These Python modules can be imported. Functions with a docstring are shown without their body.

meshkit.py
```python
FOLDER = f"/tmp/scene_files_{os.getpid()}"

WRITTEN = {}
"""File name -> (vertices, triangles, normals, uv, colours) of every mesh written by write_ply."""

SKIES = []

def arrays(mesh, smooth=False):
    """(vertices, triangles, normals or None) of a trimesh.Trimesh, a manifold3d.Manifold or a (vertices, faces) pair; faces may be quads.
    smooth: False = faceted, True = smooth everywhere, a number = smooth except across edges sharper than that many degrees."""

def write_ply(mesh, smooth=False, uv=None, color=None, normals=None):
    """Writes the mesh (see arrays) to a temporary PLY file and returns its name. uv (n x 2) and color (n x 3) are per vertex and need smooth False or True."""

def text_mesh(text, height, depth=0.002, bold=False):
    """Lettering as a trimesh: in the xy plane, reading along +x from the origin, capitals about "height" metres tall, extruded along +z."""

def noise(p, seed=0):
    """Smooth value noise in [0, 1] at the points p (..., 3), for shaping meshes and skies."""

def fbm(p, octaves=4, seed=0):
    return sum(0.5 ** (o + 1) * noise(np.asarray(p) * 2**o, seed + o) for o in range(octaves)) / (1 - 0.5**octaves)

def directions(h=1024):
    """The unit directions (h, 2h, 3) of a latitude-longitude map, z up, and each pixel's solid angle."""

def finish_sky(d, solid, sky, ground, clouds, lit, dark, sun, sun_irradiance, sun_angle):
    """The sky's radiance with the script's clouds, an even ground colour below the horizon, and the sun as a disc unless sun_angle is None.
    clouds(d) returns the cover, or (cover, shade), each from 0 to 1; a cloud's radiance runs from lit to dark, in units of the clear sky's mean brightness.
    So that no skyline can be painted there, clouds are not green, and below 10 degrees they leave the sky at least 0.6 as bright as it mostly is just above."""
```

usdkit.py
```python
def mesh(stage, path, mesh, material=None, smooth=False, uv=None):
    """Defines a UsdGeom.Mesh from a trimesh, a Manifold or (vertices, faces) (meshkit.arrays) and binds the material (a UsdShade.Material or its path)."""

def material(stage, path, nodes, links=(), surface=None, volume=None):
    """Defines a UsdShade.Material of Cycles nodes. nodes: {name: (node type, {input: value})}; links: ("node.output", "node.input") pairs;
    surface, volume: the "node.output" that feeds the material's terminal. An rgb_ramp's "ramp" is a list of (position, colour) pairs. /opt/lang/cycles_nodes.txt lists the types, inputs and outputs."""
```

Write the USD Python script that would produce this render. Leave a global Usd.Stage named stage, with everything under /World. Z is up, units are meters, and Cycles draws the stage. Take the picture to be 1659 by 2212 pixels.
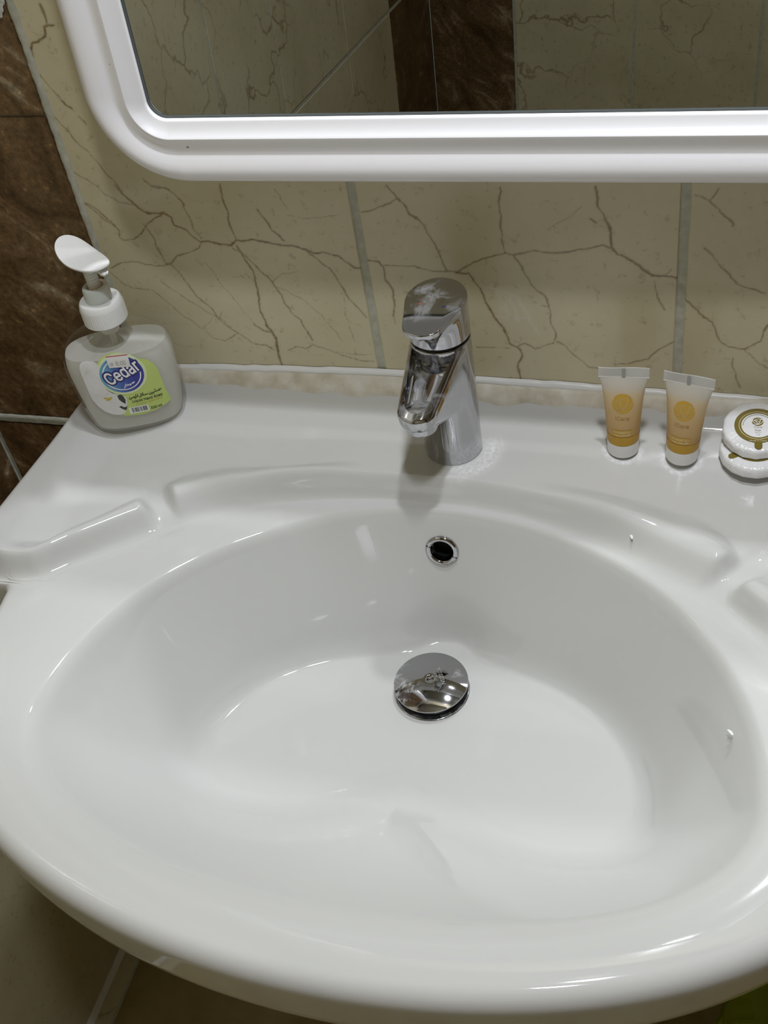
import math, random
import numpy as np, trimesh, manifold3d as m3d, shapely
from shapely import Polygon, LineString, Point, box, affinity
from shapely.ops import unary_union
import usdkit, meshkit
from pxr import Usd, UsdGeom, UsdLux, UsdShade, Gf, Sdf, Vt

stage = Usd.Stage.CreateInMemory()
UsdGeom.Xform.Define(stage, '/World')
ZO = 0.87            # height of the basin deck above the floor; all local z values count from the deck

# ------------------------------------------------------------------ camera
PITCH, YAW, ROLL, FPX = 0.7519386698, -0.3935067646, 0.1874025273, 2452.121
EYE = (0.22362551, -0.79925230, 0.65245891 + ZO)
cam = UsdGeom.Camera.Define(stage, '/World/camera')
fwd = np.array([math.sin(YAW) * math.cos(PITCH), math.cos(YAW) * math.cos(PITCH), -math.sin(PITCH)])
rgt = np.array([math.cos(YAW), -math.sin(YAW), 0.0])
dwn = np.cross(fwd, rgt)
cr, sr = math.cos(ROLL), math.sin(ROLL)
rgt, dwn = cr * rgt + sr * dwn, -sr * rgt + cr * dwn
M = Gf.Matrix4d(*rgt, 0, *(-dwn), 0, *(-fwd), 0, *EYE, 1)
cam.AddTransformOp().Set(M)
cam.CreateHorizontalApertureAttr(36.0)
cam.CreateFocalLengthAttr(36.0 * FPX / 1659)
cam.CreateClippingRangeAttr((0.02, 100.0))
cam.CreateExposureAttr(0.04)

# ------------------------------------------------------------------ lamp
# two ceiling downlights: (position from the deck, radius, radiance)
LAMPS = [(np.array([0.24, -0.69, 1.62]), 0.060, 255.0), (np.array([0.21, -0.27, 1.62]), 0.040, 500.0)]
TILT = math.radians(-3.0)                    # the mirror leans back: its lower edge stands out from the wall
MIR_O = np.array([0.03, -0.040, 0.2485])     # lower middle of the mirror's back plane
MIR_N = np.array([0.0, -math.cos(TILT), -math.sin(TILT)])
MIR_U = np.array([0.0, -math.sin(TILT), math.cos(TILT)])
GLASS_H, GLASS_T = 0.012, 0.48       # depth of the glass in the frame, share of light it lets through
gp = MIR_O + MIR_N * GLASS_H


def disk_light(path, pos, down, radius, radiance):
    l = UsdLux.DiskLight.Define(stage, path)
    l.CreateRadiusAttr(radius)
    l.CreateIntensityAttr(radiance)
    l.CreateColorAttr(Gf.Vec3f(0.965, 1.0, 1.06))
    z = -np.asarray(down, float)
    x = np.cross([0, 1, 0], z); x /= np.linalg.norm(x)
    y = np.cross(z, x)
    l.AddTransformOp().Set(Gf.Matrix4d(*x, 0, *y, 0, *z, 0, *(np.asarray(pos) + [0, 0, ZO]), 1))
    return l


d_img = np.array([0, 0, -1.0]) - 2 * np.dot([0, 0, -1.0], MIR_N) * MIR_N
# The lamps' mirror images. Cycles blurs light that a mirror carries on to a matt surface, so the beam thrown back by the
# half-silvered mirror is carried by each lamp's image, at its true place behind the glass, shining through it.
for k_, (pos_, rad_, lum_) in enumerate(LAMPS):
    disk_light('/World/lamp_image_%d' % (k_ + 1), pos_ - 2 * np.dot(pos_ - gp, MIR_N) * MIR_N, d_img, rad_, lum_ * 0.92 / GLASS_T)

# ------------------------------------------------------------------ helpers
taken = {}


def numbered(path):
    n = taken.get(path, 0)
    taken[path] = n + 1
    return path if n == 0 else '%s_%03d' % (path, n)


def tag(prim, label=None, cat=None, group=None, kind=None):
    for k, v in (('label', label), ('category', cat), ('group', group), ('kind', kind)):
        if v:
            prim.SetCustomDataByKey(k, v)
    return prim


def thing(name, label=None, cat=None, loc=(0, 0, 0), rotz=0.0, group=None, kind=None):
    x = UsdGeom.Xform.Define(stage, numbered('/World/' + name))
    x.AddTranslateOp().Set(Gf.Vec3d(loc[0], loc[1], loc[2] + ZO))
    if rotz:
        x.AddRotateZOp().Set(math.degrees(rotz))
    return tag(x.GetPrim(), label, cat, group, kind)


def part(parent, name, mesh, mat, smooth=False, label=None, attrs=None, kind=None):
    path = numbered(str(parent.GetPath()) + '/' + name)
    m = usdkit.mesh(stage, path, mesh, mat, smooth=smooth)
    for k, v in (attrs or {}).items():
        UsdGeom.PrimvarsAPI(m).CreatePrimvar(k, Sdf.ValueTypeNames.FloatArray, 'vertex').Set(Vt.FloatArray.FromNumpy(np.asarray(v, np.float32)))
    return tag(m.GetPrim(), label, kind=kind)


def mat(name, nodes, links=(), surface='p.BSDF'):
    return usdkit.material(stage, '/World/Looks/' + name, nodes, links, surface=surface)


def plain(name, color, rough=0.5, **kw):
    return mat(name, {'p': ('principled_bsdf', {'base_color': color, 'roughness': rough, **kw})})


def cat(*ms):
    return trimesh.util.concatenate([m if isinstance(m, trimesh.Trimesh) else tm(m) for m in ms])


def tm(m):
    a = m.to_mesh()
    return trimesh.Trimesh(a.vert_properties[:, :3], a.tri_verts, process=False)


def sstep(x, a=0.0, b=1.0):
    t = np.clip((np.asarray(x, float) - a) / (b - a), 0, 1)
    return t * t * (3 - 2 * t)


def smin(a, b, k):
    h = np.clip(0.5 + 0.5 * (b - a) / k, 0, 1)
    return b * (1 - h) + a * h - k * h * (1 - h)


def smax(a, b, k):
    return -smin(-a, -b, k)


def grid_faces(nr, nc, wrap=False):
    i, j = np.meshgrid(np.arange(nr - 1), np.arange(nc if wrap else nc - 1), indexing='ij')
    a, b = i * nc + j, i * nc + (j + 1) % nc
    c, d = (i + 1) * nc + (j + 1) % nc, (i + 1) * nc + j
    return np.stack([a, b, c, d], -1).reshape(-1, 4)


def lathe(profile, seg=64, center=(0, 0)):
    """profile: (r, z) from bottom to top"""
    p = np.asarray(profile, float)
    a = np.linspace(0, 2 * np.pi, seg, endpoint=False)
    v = np.stack([p[:, :1] * np.cos(a) + center[0], p[:, :1] * np.sin(a) + center[1], np.repeat(p[:, 1:], seg, 1)], -1).reshape(-1, 3)
    q = grid_faces(len(p), seg, True)
    return trimesh.Trimesh(v, np.vstack([q[:, [0, 1, 2]], q[:, [0, 2, 3]]]), process=False)


def flat_prism(poly, z0, z1):
    gs = getattr(poly, 'geoms', [poly])
    ms = []
    for g in gs:
        m = trimesh.creation.extrude_polygon(g, z1 - z0, engine='earcut')
        m.apply_translation([0, 0, z0])
        ms.append(m)
    return trimesh.util.concatenate(ms)


def decal(shape, fmap, size=0.003):
    """A flat printed shape (shapely) laid on a surface: fmap takes (n,2) to (n,3)."""
    ms = []
    for g in getattr(shape, 'geoms', [shape]):
        if g.is_empty or g.geom_type != 'Polygon':
            continue
        v, f = trimesh.creation.triangulate_polygon(g, engine='earcut')
        v = np.c_[v, np.zeros(len(v))]
        v, f = trimesh.remesh.subdivide_to_size(v, f, size, max_iter=12)
        ms.append(trimesh.Trimesh(fmap(v[:, :2]), f, process=False))
    m = trimesh.util.concatenate(ms)
    return m


def text_shape(text, height, bold=False):
    m = meshkit.text_mesh(text, height, depth=0.001, bold=bold)
    up = m.face_normals[:, 2] > 0.9
    tris = m.vertices[m.faces[up]][:, :, :2]
    return unary_union([Polygon(t).buffer(1e-7) for t in tris if Polygon(t).area > 0]).simplify(height * 0.01)


def fit_text(text, x0, x1, y, bold=False, slope=0.0, height=None):
    """text from x0 to x1 on the base line y"""
    s = text_shape(text, 1.0, bold)
    a, b, c, d = s.bounds
    k = (x1 - x0) / (c - a)
    ky = k if height is None else height
    s = affinity.affine_transform(s, [k, 0, slope * k, ky, x0 - a * k, y - slope * k * a])
    return s


# ------------------------------------------------------------------ materials
def marble(name, traced):
    n = {
        'g': ('geometry', {}),
        'n1': ('noise_texture', {'scale': 7.0, 'detail': 5.0, 'roughness': 0.6}),
        'n2': ('noise_texture', {'scale': 90.0, 'detail': 3.0, 'roughness': 0.7}),
        'r1': ('rgb_ramp', {'ramp': [(0.3, (0.54, 0.485, 0.32)), (0.55, (0.61, 0.555, 0.38)), (0.75, (0.66, 0.605, 0.44))]}),
        'r2': ('rgb_ramp', {'ramp': [(0.30, (0.72, 0.68, 0.60)), (0.42, (1, 1, 1)), (1.0, (1.03, 1.03, 1.02))]}),
        'mul': ('mix', {'mix_type': 'multiply', 'fac': 0.8}),
        'vm': ('mix', {'mix_type': 'mix', 'color2': (0.20, 0.125, 0.055)}),
        'p': ('principled_bsdf', {'roughness': 0.22, 'specular_ior_level': 0.45}),
    }
    l = [('g.position', 'n1.vector'), ('g.position', 'n2.vector'), ('n1.fac', 'r1.fac'), ('n2.fac', 'r2.fac'), ('r1.color', 'mul.color1'),
         ('r2.color', 'mul.color2'), ('mul.color', 'vm.color1'), ('vm.color', 'p.base_color')]
    if traced:
        n['at'] = ('attribute', {'attribute': 'vein'})
        n['n3'] = ('noise_texture', {'scale': 260.0, 'detail': 2.0})
        n['mr'] = ('map_range', {'from_min': 0.25, 'from_max': 0.65, 'to_min': 0.70, 'to_max': 1.0, 'clamp': True})
        n['mm'] = ('math', {'math_type': 'multiply'})
        n['sc'] = ('attribute', {'attribute': 'scuff'})
        n['sm'] = ('mix', {'mix_type': 'mix', 'color2': (0.72, 0.70, 0.65)})
        l += [('g.position', 'n3.vector'), ('n3.fac', 'mr.value'), ('at.fac', 'mm.value1'), ('mr.result', 'mm.value2'), ('mm.value', 'vm.fac')]
        l = [x for x in l if x != ('vm.color', 'p.base_color')] + [('vm.color', 'sm.color1'), ('sc.fac', 'sm.fac'), ('sm.color', 'p.base_color')]
    else:
        n['d'] = ('noise_texture', {'scale': 9.0, 'detail': 4.0})
        n['dv'] = ('vector_math', {'math_type': 'multiply_add', 'vector2': (0.16, 0.16, 0.16)})
        n['vo'] = ('voronoi_texture', {'feature': 'distance_to_edge', 'scale': 6.5})
        n['vr'] = ('rgb_ramp', {'ramp': [(0.0, (1, 1, 1)), (0.010, (0.5, 0.5, 0.5)), (0.024, (0, 0, 0))]})
        n['k'] = ('noise_texture', {'scale': 5.0, 'detail': 2.0})
        n['kr'] = ('map_range', {'from_min': 0.42, 'from_max': 0.60, 'to_min': 0.0, 'to_max': 0.72, 'clamp': True})
        n['mm'] = ('math', {'math_type': 'multiply'})
        l += [('g.position', 'd.vector'), ('d.color', 'dv.vector1'), ('g.position', 'dv.vector3'), ('dv.vector', 'vo.vector'), ('vo.distance', 'vr.fac'),
              ('g.position', 'k.vector'), ('k.fac', 'kr.value'), ('vr.color', 'mm.value1'), ('kr.result', 'mm.value2'), ('mm.value', 'vm.fac')]
    return mat(name, n, l)


M_TRACED = marble('cream_marble_veined', True)
M_CREAM = marble('cream_marble', False)
M_BROWN = mat('brown_marble', {
    'g': ('geometry', {}),
    'm0': ('mapping', {'rotation': (0.0, -0.80, 0.0)}),
    'mp': ('mapping', {'scale': (9.0, 9.0, 17.0)}),
    'n1': ('noise_texture', {'scale': 1.0, 'detail': 8.0, 'roughness': 0.62, 'distortion': 1.6}),
    'r1': ('rgb_ramp', {'ramp': [(0.30, (0.062, 0.036, 0.014)), (0.45, (0.125, 0.073, 0.031)), (0.57, (0.18, 0.110, 0.052)), (0.64, (0.28, 0.215, 0.13)), (0.78, (0.40, 0.345, 0.235))]}),
    'n2': ('noise_texture', {'scale': 150.0, 'detail': 5.0, 'roughness': 0.72}),
    'r2': ('rgb_ramp', {'ramp': [(0.30, (0.45, 0.42, 0.40)), (0.5, (0.95, 0.95, 0.95)), (0.62, (1.2, 1.2, 1.15)), (0.68, (2.1, 2.2, 2.2))]}),
    'mul': ('mix', {'mix_type': 'multiply', 'fac': 0.9}),
    'vo': ('voronoi_texture', {'feature': 'distance_to_edge', 'scale': 17.0}),
    'd': ('noise_texture', {'scale': 12.0, 'detail': 4.0}),
    'dv': ('vector_math', {'math_type': 'multiply_add', 'vector2': (0.2, 0.2, 0.2)}),
    'vr': ('rgb_ramp', {'ramp': [(0.0, (0.7, 0.7, 0.7)), (0.012, (0.25, 0.25, 0.25)), (0.03, (0, 0, 0))]}),
    'kn': ('noise_texture', {'scale': 14.0}),
    'kr': ('map_range', {'from_min': 0.5, 'from_max': 0.62, 'to_min': 0.0, 'to_max': 0.6, 'clamp': True}),
    'mm': ('math', {'math_type': 'multiply'}),
    'vm': ('mix', {'color2': (0.24, 0.17, 0.095)}),
    'p': ('principled_bsdf', {'roughness': 0.3, 'specular_ior_level': 0.4}),
}, [('g.position', 'm0.vector'), ('m0.vector', 'mp.vector'), ('mp.vector', 'n1.vector'), ('n1.fac', 'r1.fac'), ('g.position', 'n2.vector'), ('n2.fac', 'r2.fac'), ('r1.color', 'mul.color1'),
    ('r2.color', 'mul.color2'), ('g.position', 'd.vector'), ('d.color', 'dv.vector1'), ('g.position', 'dv.vector3'), ('dv.vector', 'vo.vector'), ('vo.distance', 'vr.fac'),
    ('g.position', 'kn.vector'), ('kn.fac', 'kr.value'), ('vr.color', 'mm.value1'), ('kr.result', 'mm.value2'), ('mul.color', 'vm.color1'), ('mm.value', 'vm.fac'),
    ('vm.color', 'p.base_color')])
M_FLOOR = mat('olive_floor_tile', {
    'g': ('geometry', {}),
    'n1': ('noise_texture', {'scale': 9.0, 'detail': 5.0, 'roughness': 0.6}),
    'r1': ('rgb_ramp', {'ramp': [(0.35, (0.30, 0.205, 0.075)), (0.52, (0.36, 0.285, 0.115)), (0.7, (0.43, 0.35, 0.16))]}),
    'p': ('principled_bsdf', {'roughness': 0.3}),
}, [('g.position', 'n1.vector'), ('n1.fac', 'r1.fac'), ('r1.color', 'p.base_color')])
M_GROUT = mat('grout', {
    'g': ('geometry', {}),
    'n1': ('noise_texture', {'scale': 120.0, 'detail': 4.0}),
    'r1': ('rgb_ramp', {'ramp': [(0.3, (0.40, 0.40, 0.325)), (0.6, (0.50, 0.50, 0.42)), (0.8, (0.60, 0.60, 0.52))]}),
    'b': ('bump', {'strength': 0.4, 'distance': 0.002}),
    'p': ('principled_bsdf', {'roughness': 0.8}),
}, [('g.position', 'n1.vector'), ('n1.fac', 'r1.fac'), ('r1.color', 'p.base_color'), ('n1.fac', 'b.height'), ('b.normal', 'p.normal')])
M_PLASTER = mat('rough_plaster', {
    'g': ('geometry', {}),
    'n1': ('noise_texture', {'scale': 160.0, 'detail': 5.0}),
    'r1': ('rgb_ramp', {'ramp': [(0.3, (0.42, 0.41, 0.37)), (0.7, (0.72, 0.71, 0.67))]}),
    'b': ('bump', {'strength': 0.7, 'distance': 0.003}),
    'p': ('principled_bsdf', {'roughness': 0.85}),
}, [('g.position', 'n1.vector'), ('n1.fac', 'r1.fac'), ('r1.color', 'p.base_color'), ('n1.fac', 'b.height'), ('b.normal', 'p.normal')])
M_CERAMIC = mat('glazed_ceramic', {
    'at': ('attribute', {'attribute': 'lime'}),
    'g': ('geometry', {}),
    'n1': ('noise_texture', {'scale': 300.0, 'detail': 3.0}),
    'mm': ('math', {'math_type': 'multiply'}),
    'mr': ('map_range', {'from_min': 0.35, 'from_max': 0.65, 'to_min': 0.3, 'to_max': 1.0, 'clamp': True}),
    'mx': ('mix', {'color1': (0.60, 0.60, 0.583), 'color2': (0.84, 0.84, 0.84)}),
    'ro': ('map_range', {'from_min': 0.0, 'from_max': 1.0, 'to_min': 0.05, 'to_max': 0.4, 'clamp': True}),
    'p': ('principled_bsdf', {'specular_ior_level': 0.5}),
}, [('g.position', 'n1.vector'), ('n1.fac', 'mr.value'), ('at.fac', 'mm.value1'), ('mr.result', 'mm.value2'), ('mm.value', 'mx.fac'), ('mm.value', 'ro.value'),
    ('mx.color', 'p.base_color'), ('ro.result', 'p.roughness')])
M_WHITE_FRAME = mat('white_plastic_frame', {
    'g': ('geometry', {}),
    'v': ('voronoi_texture', {'scale': 38.0, 'feature': 'f1'}),
    'r': ('rgb_ramp', {'ramp': [(0.0, (0.25, 0.22, 0.2)), (0.045, (0.3, 0.28, 0.25)), (0.055, (0.90, 0.89, 0.915)), (1.0, (0.90, 0.89, 0.915))]}),
    'p': ('principled_bsdf', {'roughness': 0.24}),
}, [('g.position', 'v.vector'), ('v.distance', 'r.fac'), ('r.color', 'p.base_color')])
M_MIRROR = mat('mirror_silver', {
    'gl': ('glossy_bsdf', {'color': (0.93, 0.955, 0.93), 'roughness': 0.0}),
    'tr': ('transparent_bsdf', {'color': (0.95, 0.97, 0.95)}),
    'm': ('mix_closure', {'fac': GLASS_T}),
}, [('gl.BSDF', 'm.closure1'), ('tr.BSDF', 'm.closure2')], surface='m.closure')


def chrome(name, lime, scale=55.0, dark=0.0):
    return mat(name, {
        'g': ('geometry', {}),
        'n1': ('noise_texture', {'scale': scale, 'detail': 5.0, 'roughness': 0.6, 'distortion': 0.6}),
        'n2': ('noise_texture', {'scale': scale * 0.33, 'detail': 1.0}),
        'a': ('map_range', {'from_min': 0.47, 'from_max': 0.62, 'to_min': 0.0, 'to_max': 1.0, 'clamp': True}),
        'b': ('map_range', {'from_min': 0.46, 'from_max': 0.58, 'to_min': 0.0, 'to_max': lime, 'clamp': True}),
        'mm': ('math', {'math_type': 'multiply'}),
        'ch': ('principled_bsdf', {'metallic': 1.0, 'base_color': (0.50, 0.50, 0.52), 'roughness': 0.05}),
        'li': ('principled_bsdf', {'base_color': (0.62, 0.63, 0.66), 'roughness': 0.35}),
        'm': ('mix_closure', {}),
    }, [('g.position', 'n1.vector'), ('g.position', 'n2.vector'), ('n1.fac', 'a.value'), ('n2.fac', 'b.value'), ('a.result', 'mm.value1'), ('b.result', 'mm.value2'),
        ('mm.value', 'm.fac'), ('ch.BSDF', 'm.closure1'), ('li.BSDF', 'm.closure2')], surface='m.closure')


M_CHROME = chrome('chrome_spotted', 0.30)
M_CHROME_CAP = chrome('chrome_stopper', 0.65, 90.0)
M_CHROME_RING = chrome('chrome_ring', 0.25, 120.0)
M_BLACK = plain('black_rubber', (0.012, 0.012, 0.012), 0.45)
M_HOLE = plain('dark_overflow_inside', (0.006, 0.006, 0.006), 0.7)
M_CAULK = plain('white_sealant', (0.80, 0.80, 0.79), 0.35)
M_OLD_CAULK = mat('beige_old_sealant', {
    'g': ('geometry', {}), 'n': ('noise_texture', {'scale': 55.0, 'detail': 4.0}),
    'r': ('rgb_ramp', {'ramp': [(0.3, (0.52, 0.47, 0.36)), (0.55, (0.66, 0.62, 0.52)), (0.75, (0.74, 0.72, 0.66))]}),
    'p': ('principled_bsdf', {'roughness': 0.5})}, [('g.position', 'n.vector'), ('n.fac', 'r.fac'), ('r.color', 'p.base_color')])
M_PUMP = plain('white_pump_plastic', (0.82, 0.82, 0.81), 0.35)
M_STEM = plain('milky_pump_plastic', (0.70, 0.70, 0.66), 0.3, subsurface_weight=0.3, subsurface_scale=0.004)
M_BOTTLE = mat('clear_bottle', {
    'lw': ('layer_weight', {'blend': 0.5}),
    'pw': ('math', {'math_type': 'power', 'value2': 4.0}),
    'ma': ('math', {'math_type': 'multiply_add', 'value2': 0.6, 'value3': 0.055}),
    'gl': ('glossy_bsdf', {'color': (1, 1, 1), 'roughness': 0.03}),
    'tr': ('transparent_bsdf', {'color': (0.985, 0.985, 0.98)}),
    'm': ('mix_closure', {})}, [('lw.facing', 'pw.value1'), ('pw.value', 'ma.value1'), ('ma.value', 'm.fac'), ('tr.BSDF', 'm.closure1'), ('gl.BSDF', 'm.closure2')], surface='m.closure')
M_LIQUID = mat('cloudy_liquid_soap', {
    'df': ('diffuse_bsdf', {'color': (0.88, 0.88, 0.84)}),
    'tl': ('translucent_bsdf', {'color': (0.97, 0.97, 0.94)}),
    'a': ('mix_closure', {'fac': 0.45}),
    'tr': ('transparent_bsdf', {'color': (0.92, 0.92, 0.88)}),
    'm': ('mix_closure', {'fac': 0.22})}, [('df.BSDF', 'a.closure1'), ('tl.BSDF', 'a.closure2'), ('a.closure', 'm.closure1'), ('tr.BSDF', 'm.closure2')], surface='m.closure')


def tinted(name, color, rough=0.45):
    return plain(name, color, rough)


P_LIME = tinted('print_lime', (0.50, 0.62, 0.17))
P_PALE = tinted('print_pale_green', (0.66, 0.74, 0.46))
P_BLUE = mat('print_blue', {
    'tc': ('texture_coordinate', {}), 'sx': ('separate_xyz', {}),
    'mr': ('map_range', {'from_min': -0.012, 'from_max': 0.012, 'to_min': 0.0, 'to_max': 1.0, 'clamp': True}),
    'r': ('rgb_ramp', {'ramp': [(0.0, (0.13, 0.36, 0.52)), (0.45, (0.055, 0.12, 0.42)), (1.0, (0.03, 0.035, 0.30))]}),
    'p': ('principled_bsdf', {'roughness': 0.4})}, [('tc.object', 'sx.vector'), ('sx.x', 'mr.value'), ('mr.result', 'r.fac'), ('r.color', 'p.base_color')])
P_NAVY = tinted('print_navy', (0.02, 0.02, 0.16))
P_WHITE = tinted('print_white', (0.82, 0.82, 0.82))
P_PAPER = mat('print_flower_paper', {
    'g': ('geometry', {}), 'n': ('noise_texture', {'scale': 70.0, 'detail': 5.0, 'distortion': 0.8}),
    'r': ('rgb_ramp', {'ramp': [(0.25, (0.50, 0.49, 0.47)), (0.38, (0.68, 0.67, 0.65)), (0.6, (0.74, 0.73, 0.72))]}),
    'p': ('principled_bsdf', {'roughness': 0.45})}, [('g.position', 'n.vector'), ('n.fac', 'r.fac'), ('r.color', 'p.base_color')])
P_DARK = tinted('print_dark_green', (0.035, 0.045, 0.03))
P_INK = tinted('print_ink', (0.03, 0.04, 0.02))
P_GREY = tinted('print_grey', (0.33, 0.33, 0.31))
P_YELLOW = tinted('print_yellow', (0.55, 0.43, 0.05))
P_RED = tinted('print_red', (0.45, 0.09, 0.07))
P_STICKER = tinted('print_price_paper', (0.68, 0.67, 0.65))
P_GOLD = tinted('print_gold', (0.52, 0.31, 0.03), 0.35)
P_GOLD_TEXT = tinted('print_gold_text', (0.33, 0.22, 0.06), 0.4)
P_OLIVE = tinted('print_olive', (0.19, 0.145, 0.02), 0.35)
P_CREAM = tinted('print_cream', (0.80, 0.72, 0.52), 0.4)
M_TUBE = mat('frosted_amber_tube', {
    'tc': ('texture_coordinate', {}), 'sx': ('separate_xyz', {}),
    'mr': ('map_range', {'from_min': 0.014, 'from_max': 0.086, 'to_min': 0.0, 'to_max': 1.0, 'clamp': True}),
    'r': ('rgb_ramp', {'ramp': [(0.0, (0.72, 0.48, 0.19)), (0.45, (0.80, 0.60, 0.31)), (0.66, (0.82, 0.68, 0.44)), (0.76, (0.80, 0.76, 0.68)), (1.0, (0.80, 0.79, 0.76))]}),
    'df': ('principled_bsdf', {'roughness': 0.32}),
    'tl': ('translucent_bsdf', {}),
    'm': ('mix_closure', {'fac': 0.45})}, [('tc.object', 'sx.vector'), ('sx.z', 'mr.value'), ('mr.result', 'r.fac'), ('r.color', 'df.base_color'), ('r.color', 'tl.color'),
                                           ('df.BSDF', 'm.closure1'), ('tl.BSDF', 'm.closure2')], surface='m.closure')
M_TUBE_BAND = mat('amber_band', {'df': ('principled_bsdf', {'base_color': (0.68, 0.42, 0.045), 'roughness': 0.3}), 'tl': ('translucent_bsdf', {'color': (0.68, 0.40, 0.04)}),
                                 'm': ('mix_closure', {'fac': 0.3})}, [('df.BSDF', 'm.closure1'), ('tl.BSDF', 'm.closure2')], surface='m.closure')
M_TUBE_SEAL = mat('frosted_seal', {'df': ('principled_bsdf', {'base_color': (0.84, 0.84, 0.83), 'roughness': 0.3}), 'tl': ('translucent_bsdf', {'color': (0.72, 0.72, 0.7)}),
                                   'tr': ('transparent_bsdf', {}), 'm': ('mix_closure', {'fac': 0.4}), 'm2': ('mix_closure', {'fac': 0.25})},
                  [('df.BSDF', 'm.closure1'), ('tl.BSDF', 'm.closure2'), ('m.closure', 'm2.closure1'), ('tr.BSDF', 'm2.closure2')], surface='m2.closure')
M_CAP = plain('white_tube_cap', (0.83, 0.82, 0.81), 0.3)
M_WRAP = mat('pleated_wrapper', {
    'g': ('geometry', {}), 'n': ('noise_texture', {'scale': 160.0, 'detail': 3.0}), 'b': ('bump', {'strength': 0.35, 'distance': 0.002}),
    'p': ('principled_bsdf', {'base_color': (0.83, 0.83, 0.84), 'roughness': 0.26})}, [('g.position', 'n.vector'), ('n.fac', 'b.height'), ('b.normal', 'p.normal')])
M_BAG = mat('green_bag_film', {'df': ('principled_bsdf', {'base_color': (0.33, 0.40, 0.015), 'roughness': 0.25}), 'tl': ('translucent_bsdf', {'color': (0.40, 0.48, 0.02)}),
                               'm': ('mix_closure', {'fac': 0.4})}, [('df.BSDF', 'm.closure1'), ('tl.BSDF', 'm.closure2')], surface='m.closure')
M_BIN = plain('grey_bin_plastic', (0.25, 0.25, 0.25), 0.4)
M_CEILING = plain('ceiling_paint', (0.45, 0.445, 0.43), 0.8)
M_LAMP_BODY = plain('lamp_housing', (0.8, 0.8, 0.8), 0.4)

# ------------------------------------------------------------------ the room
XL, XR, YB, ZF, ZC = -0.545, 1.70, -2.08, -0.87, 1.68
TH = 0.008            # tile thickness
HOLE = box(-0.261 + 0.03, 0.2555 + 0.03, 0.321 - 0.03, 0.955 - 0.03).buffer(0.03, 16)     # wall left open behind the mirror's glass (inside the frame's outline)


def to_back(v):       # (u, v, h) -> wall y = 0, front towards -y
    return np.c_[v[:, 0], -v[:, 2], v[:, 1]]


def to_left(v):       # u runs along y
    return np.c_[XL + v[:, 2], v[:, 0], v[:, 1]]


def to_rear(v):
    return np.c_[v[:, 0], YB + v[:, 2], v[:, 1]]


def to_right(v):
    return np.c_[XR - v[:, 2], v[:, 0], v[:, 1]]


def to_floor(v):
    return np.c_[v[:, 0], v[:, 1], ZF + v[:, 2]]


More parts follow.
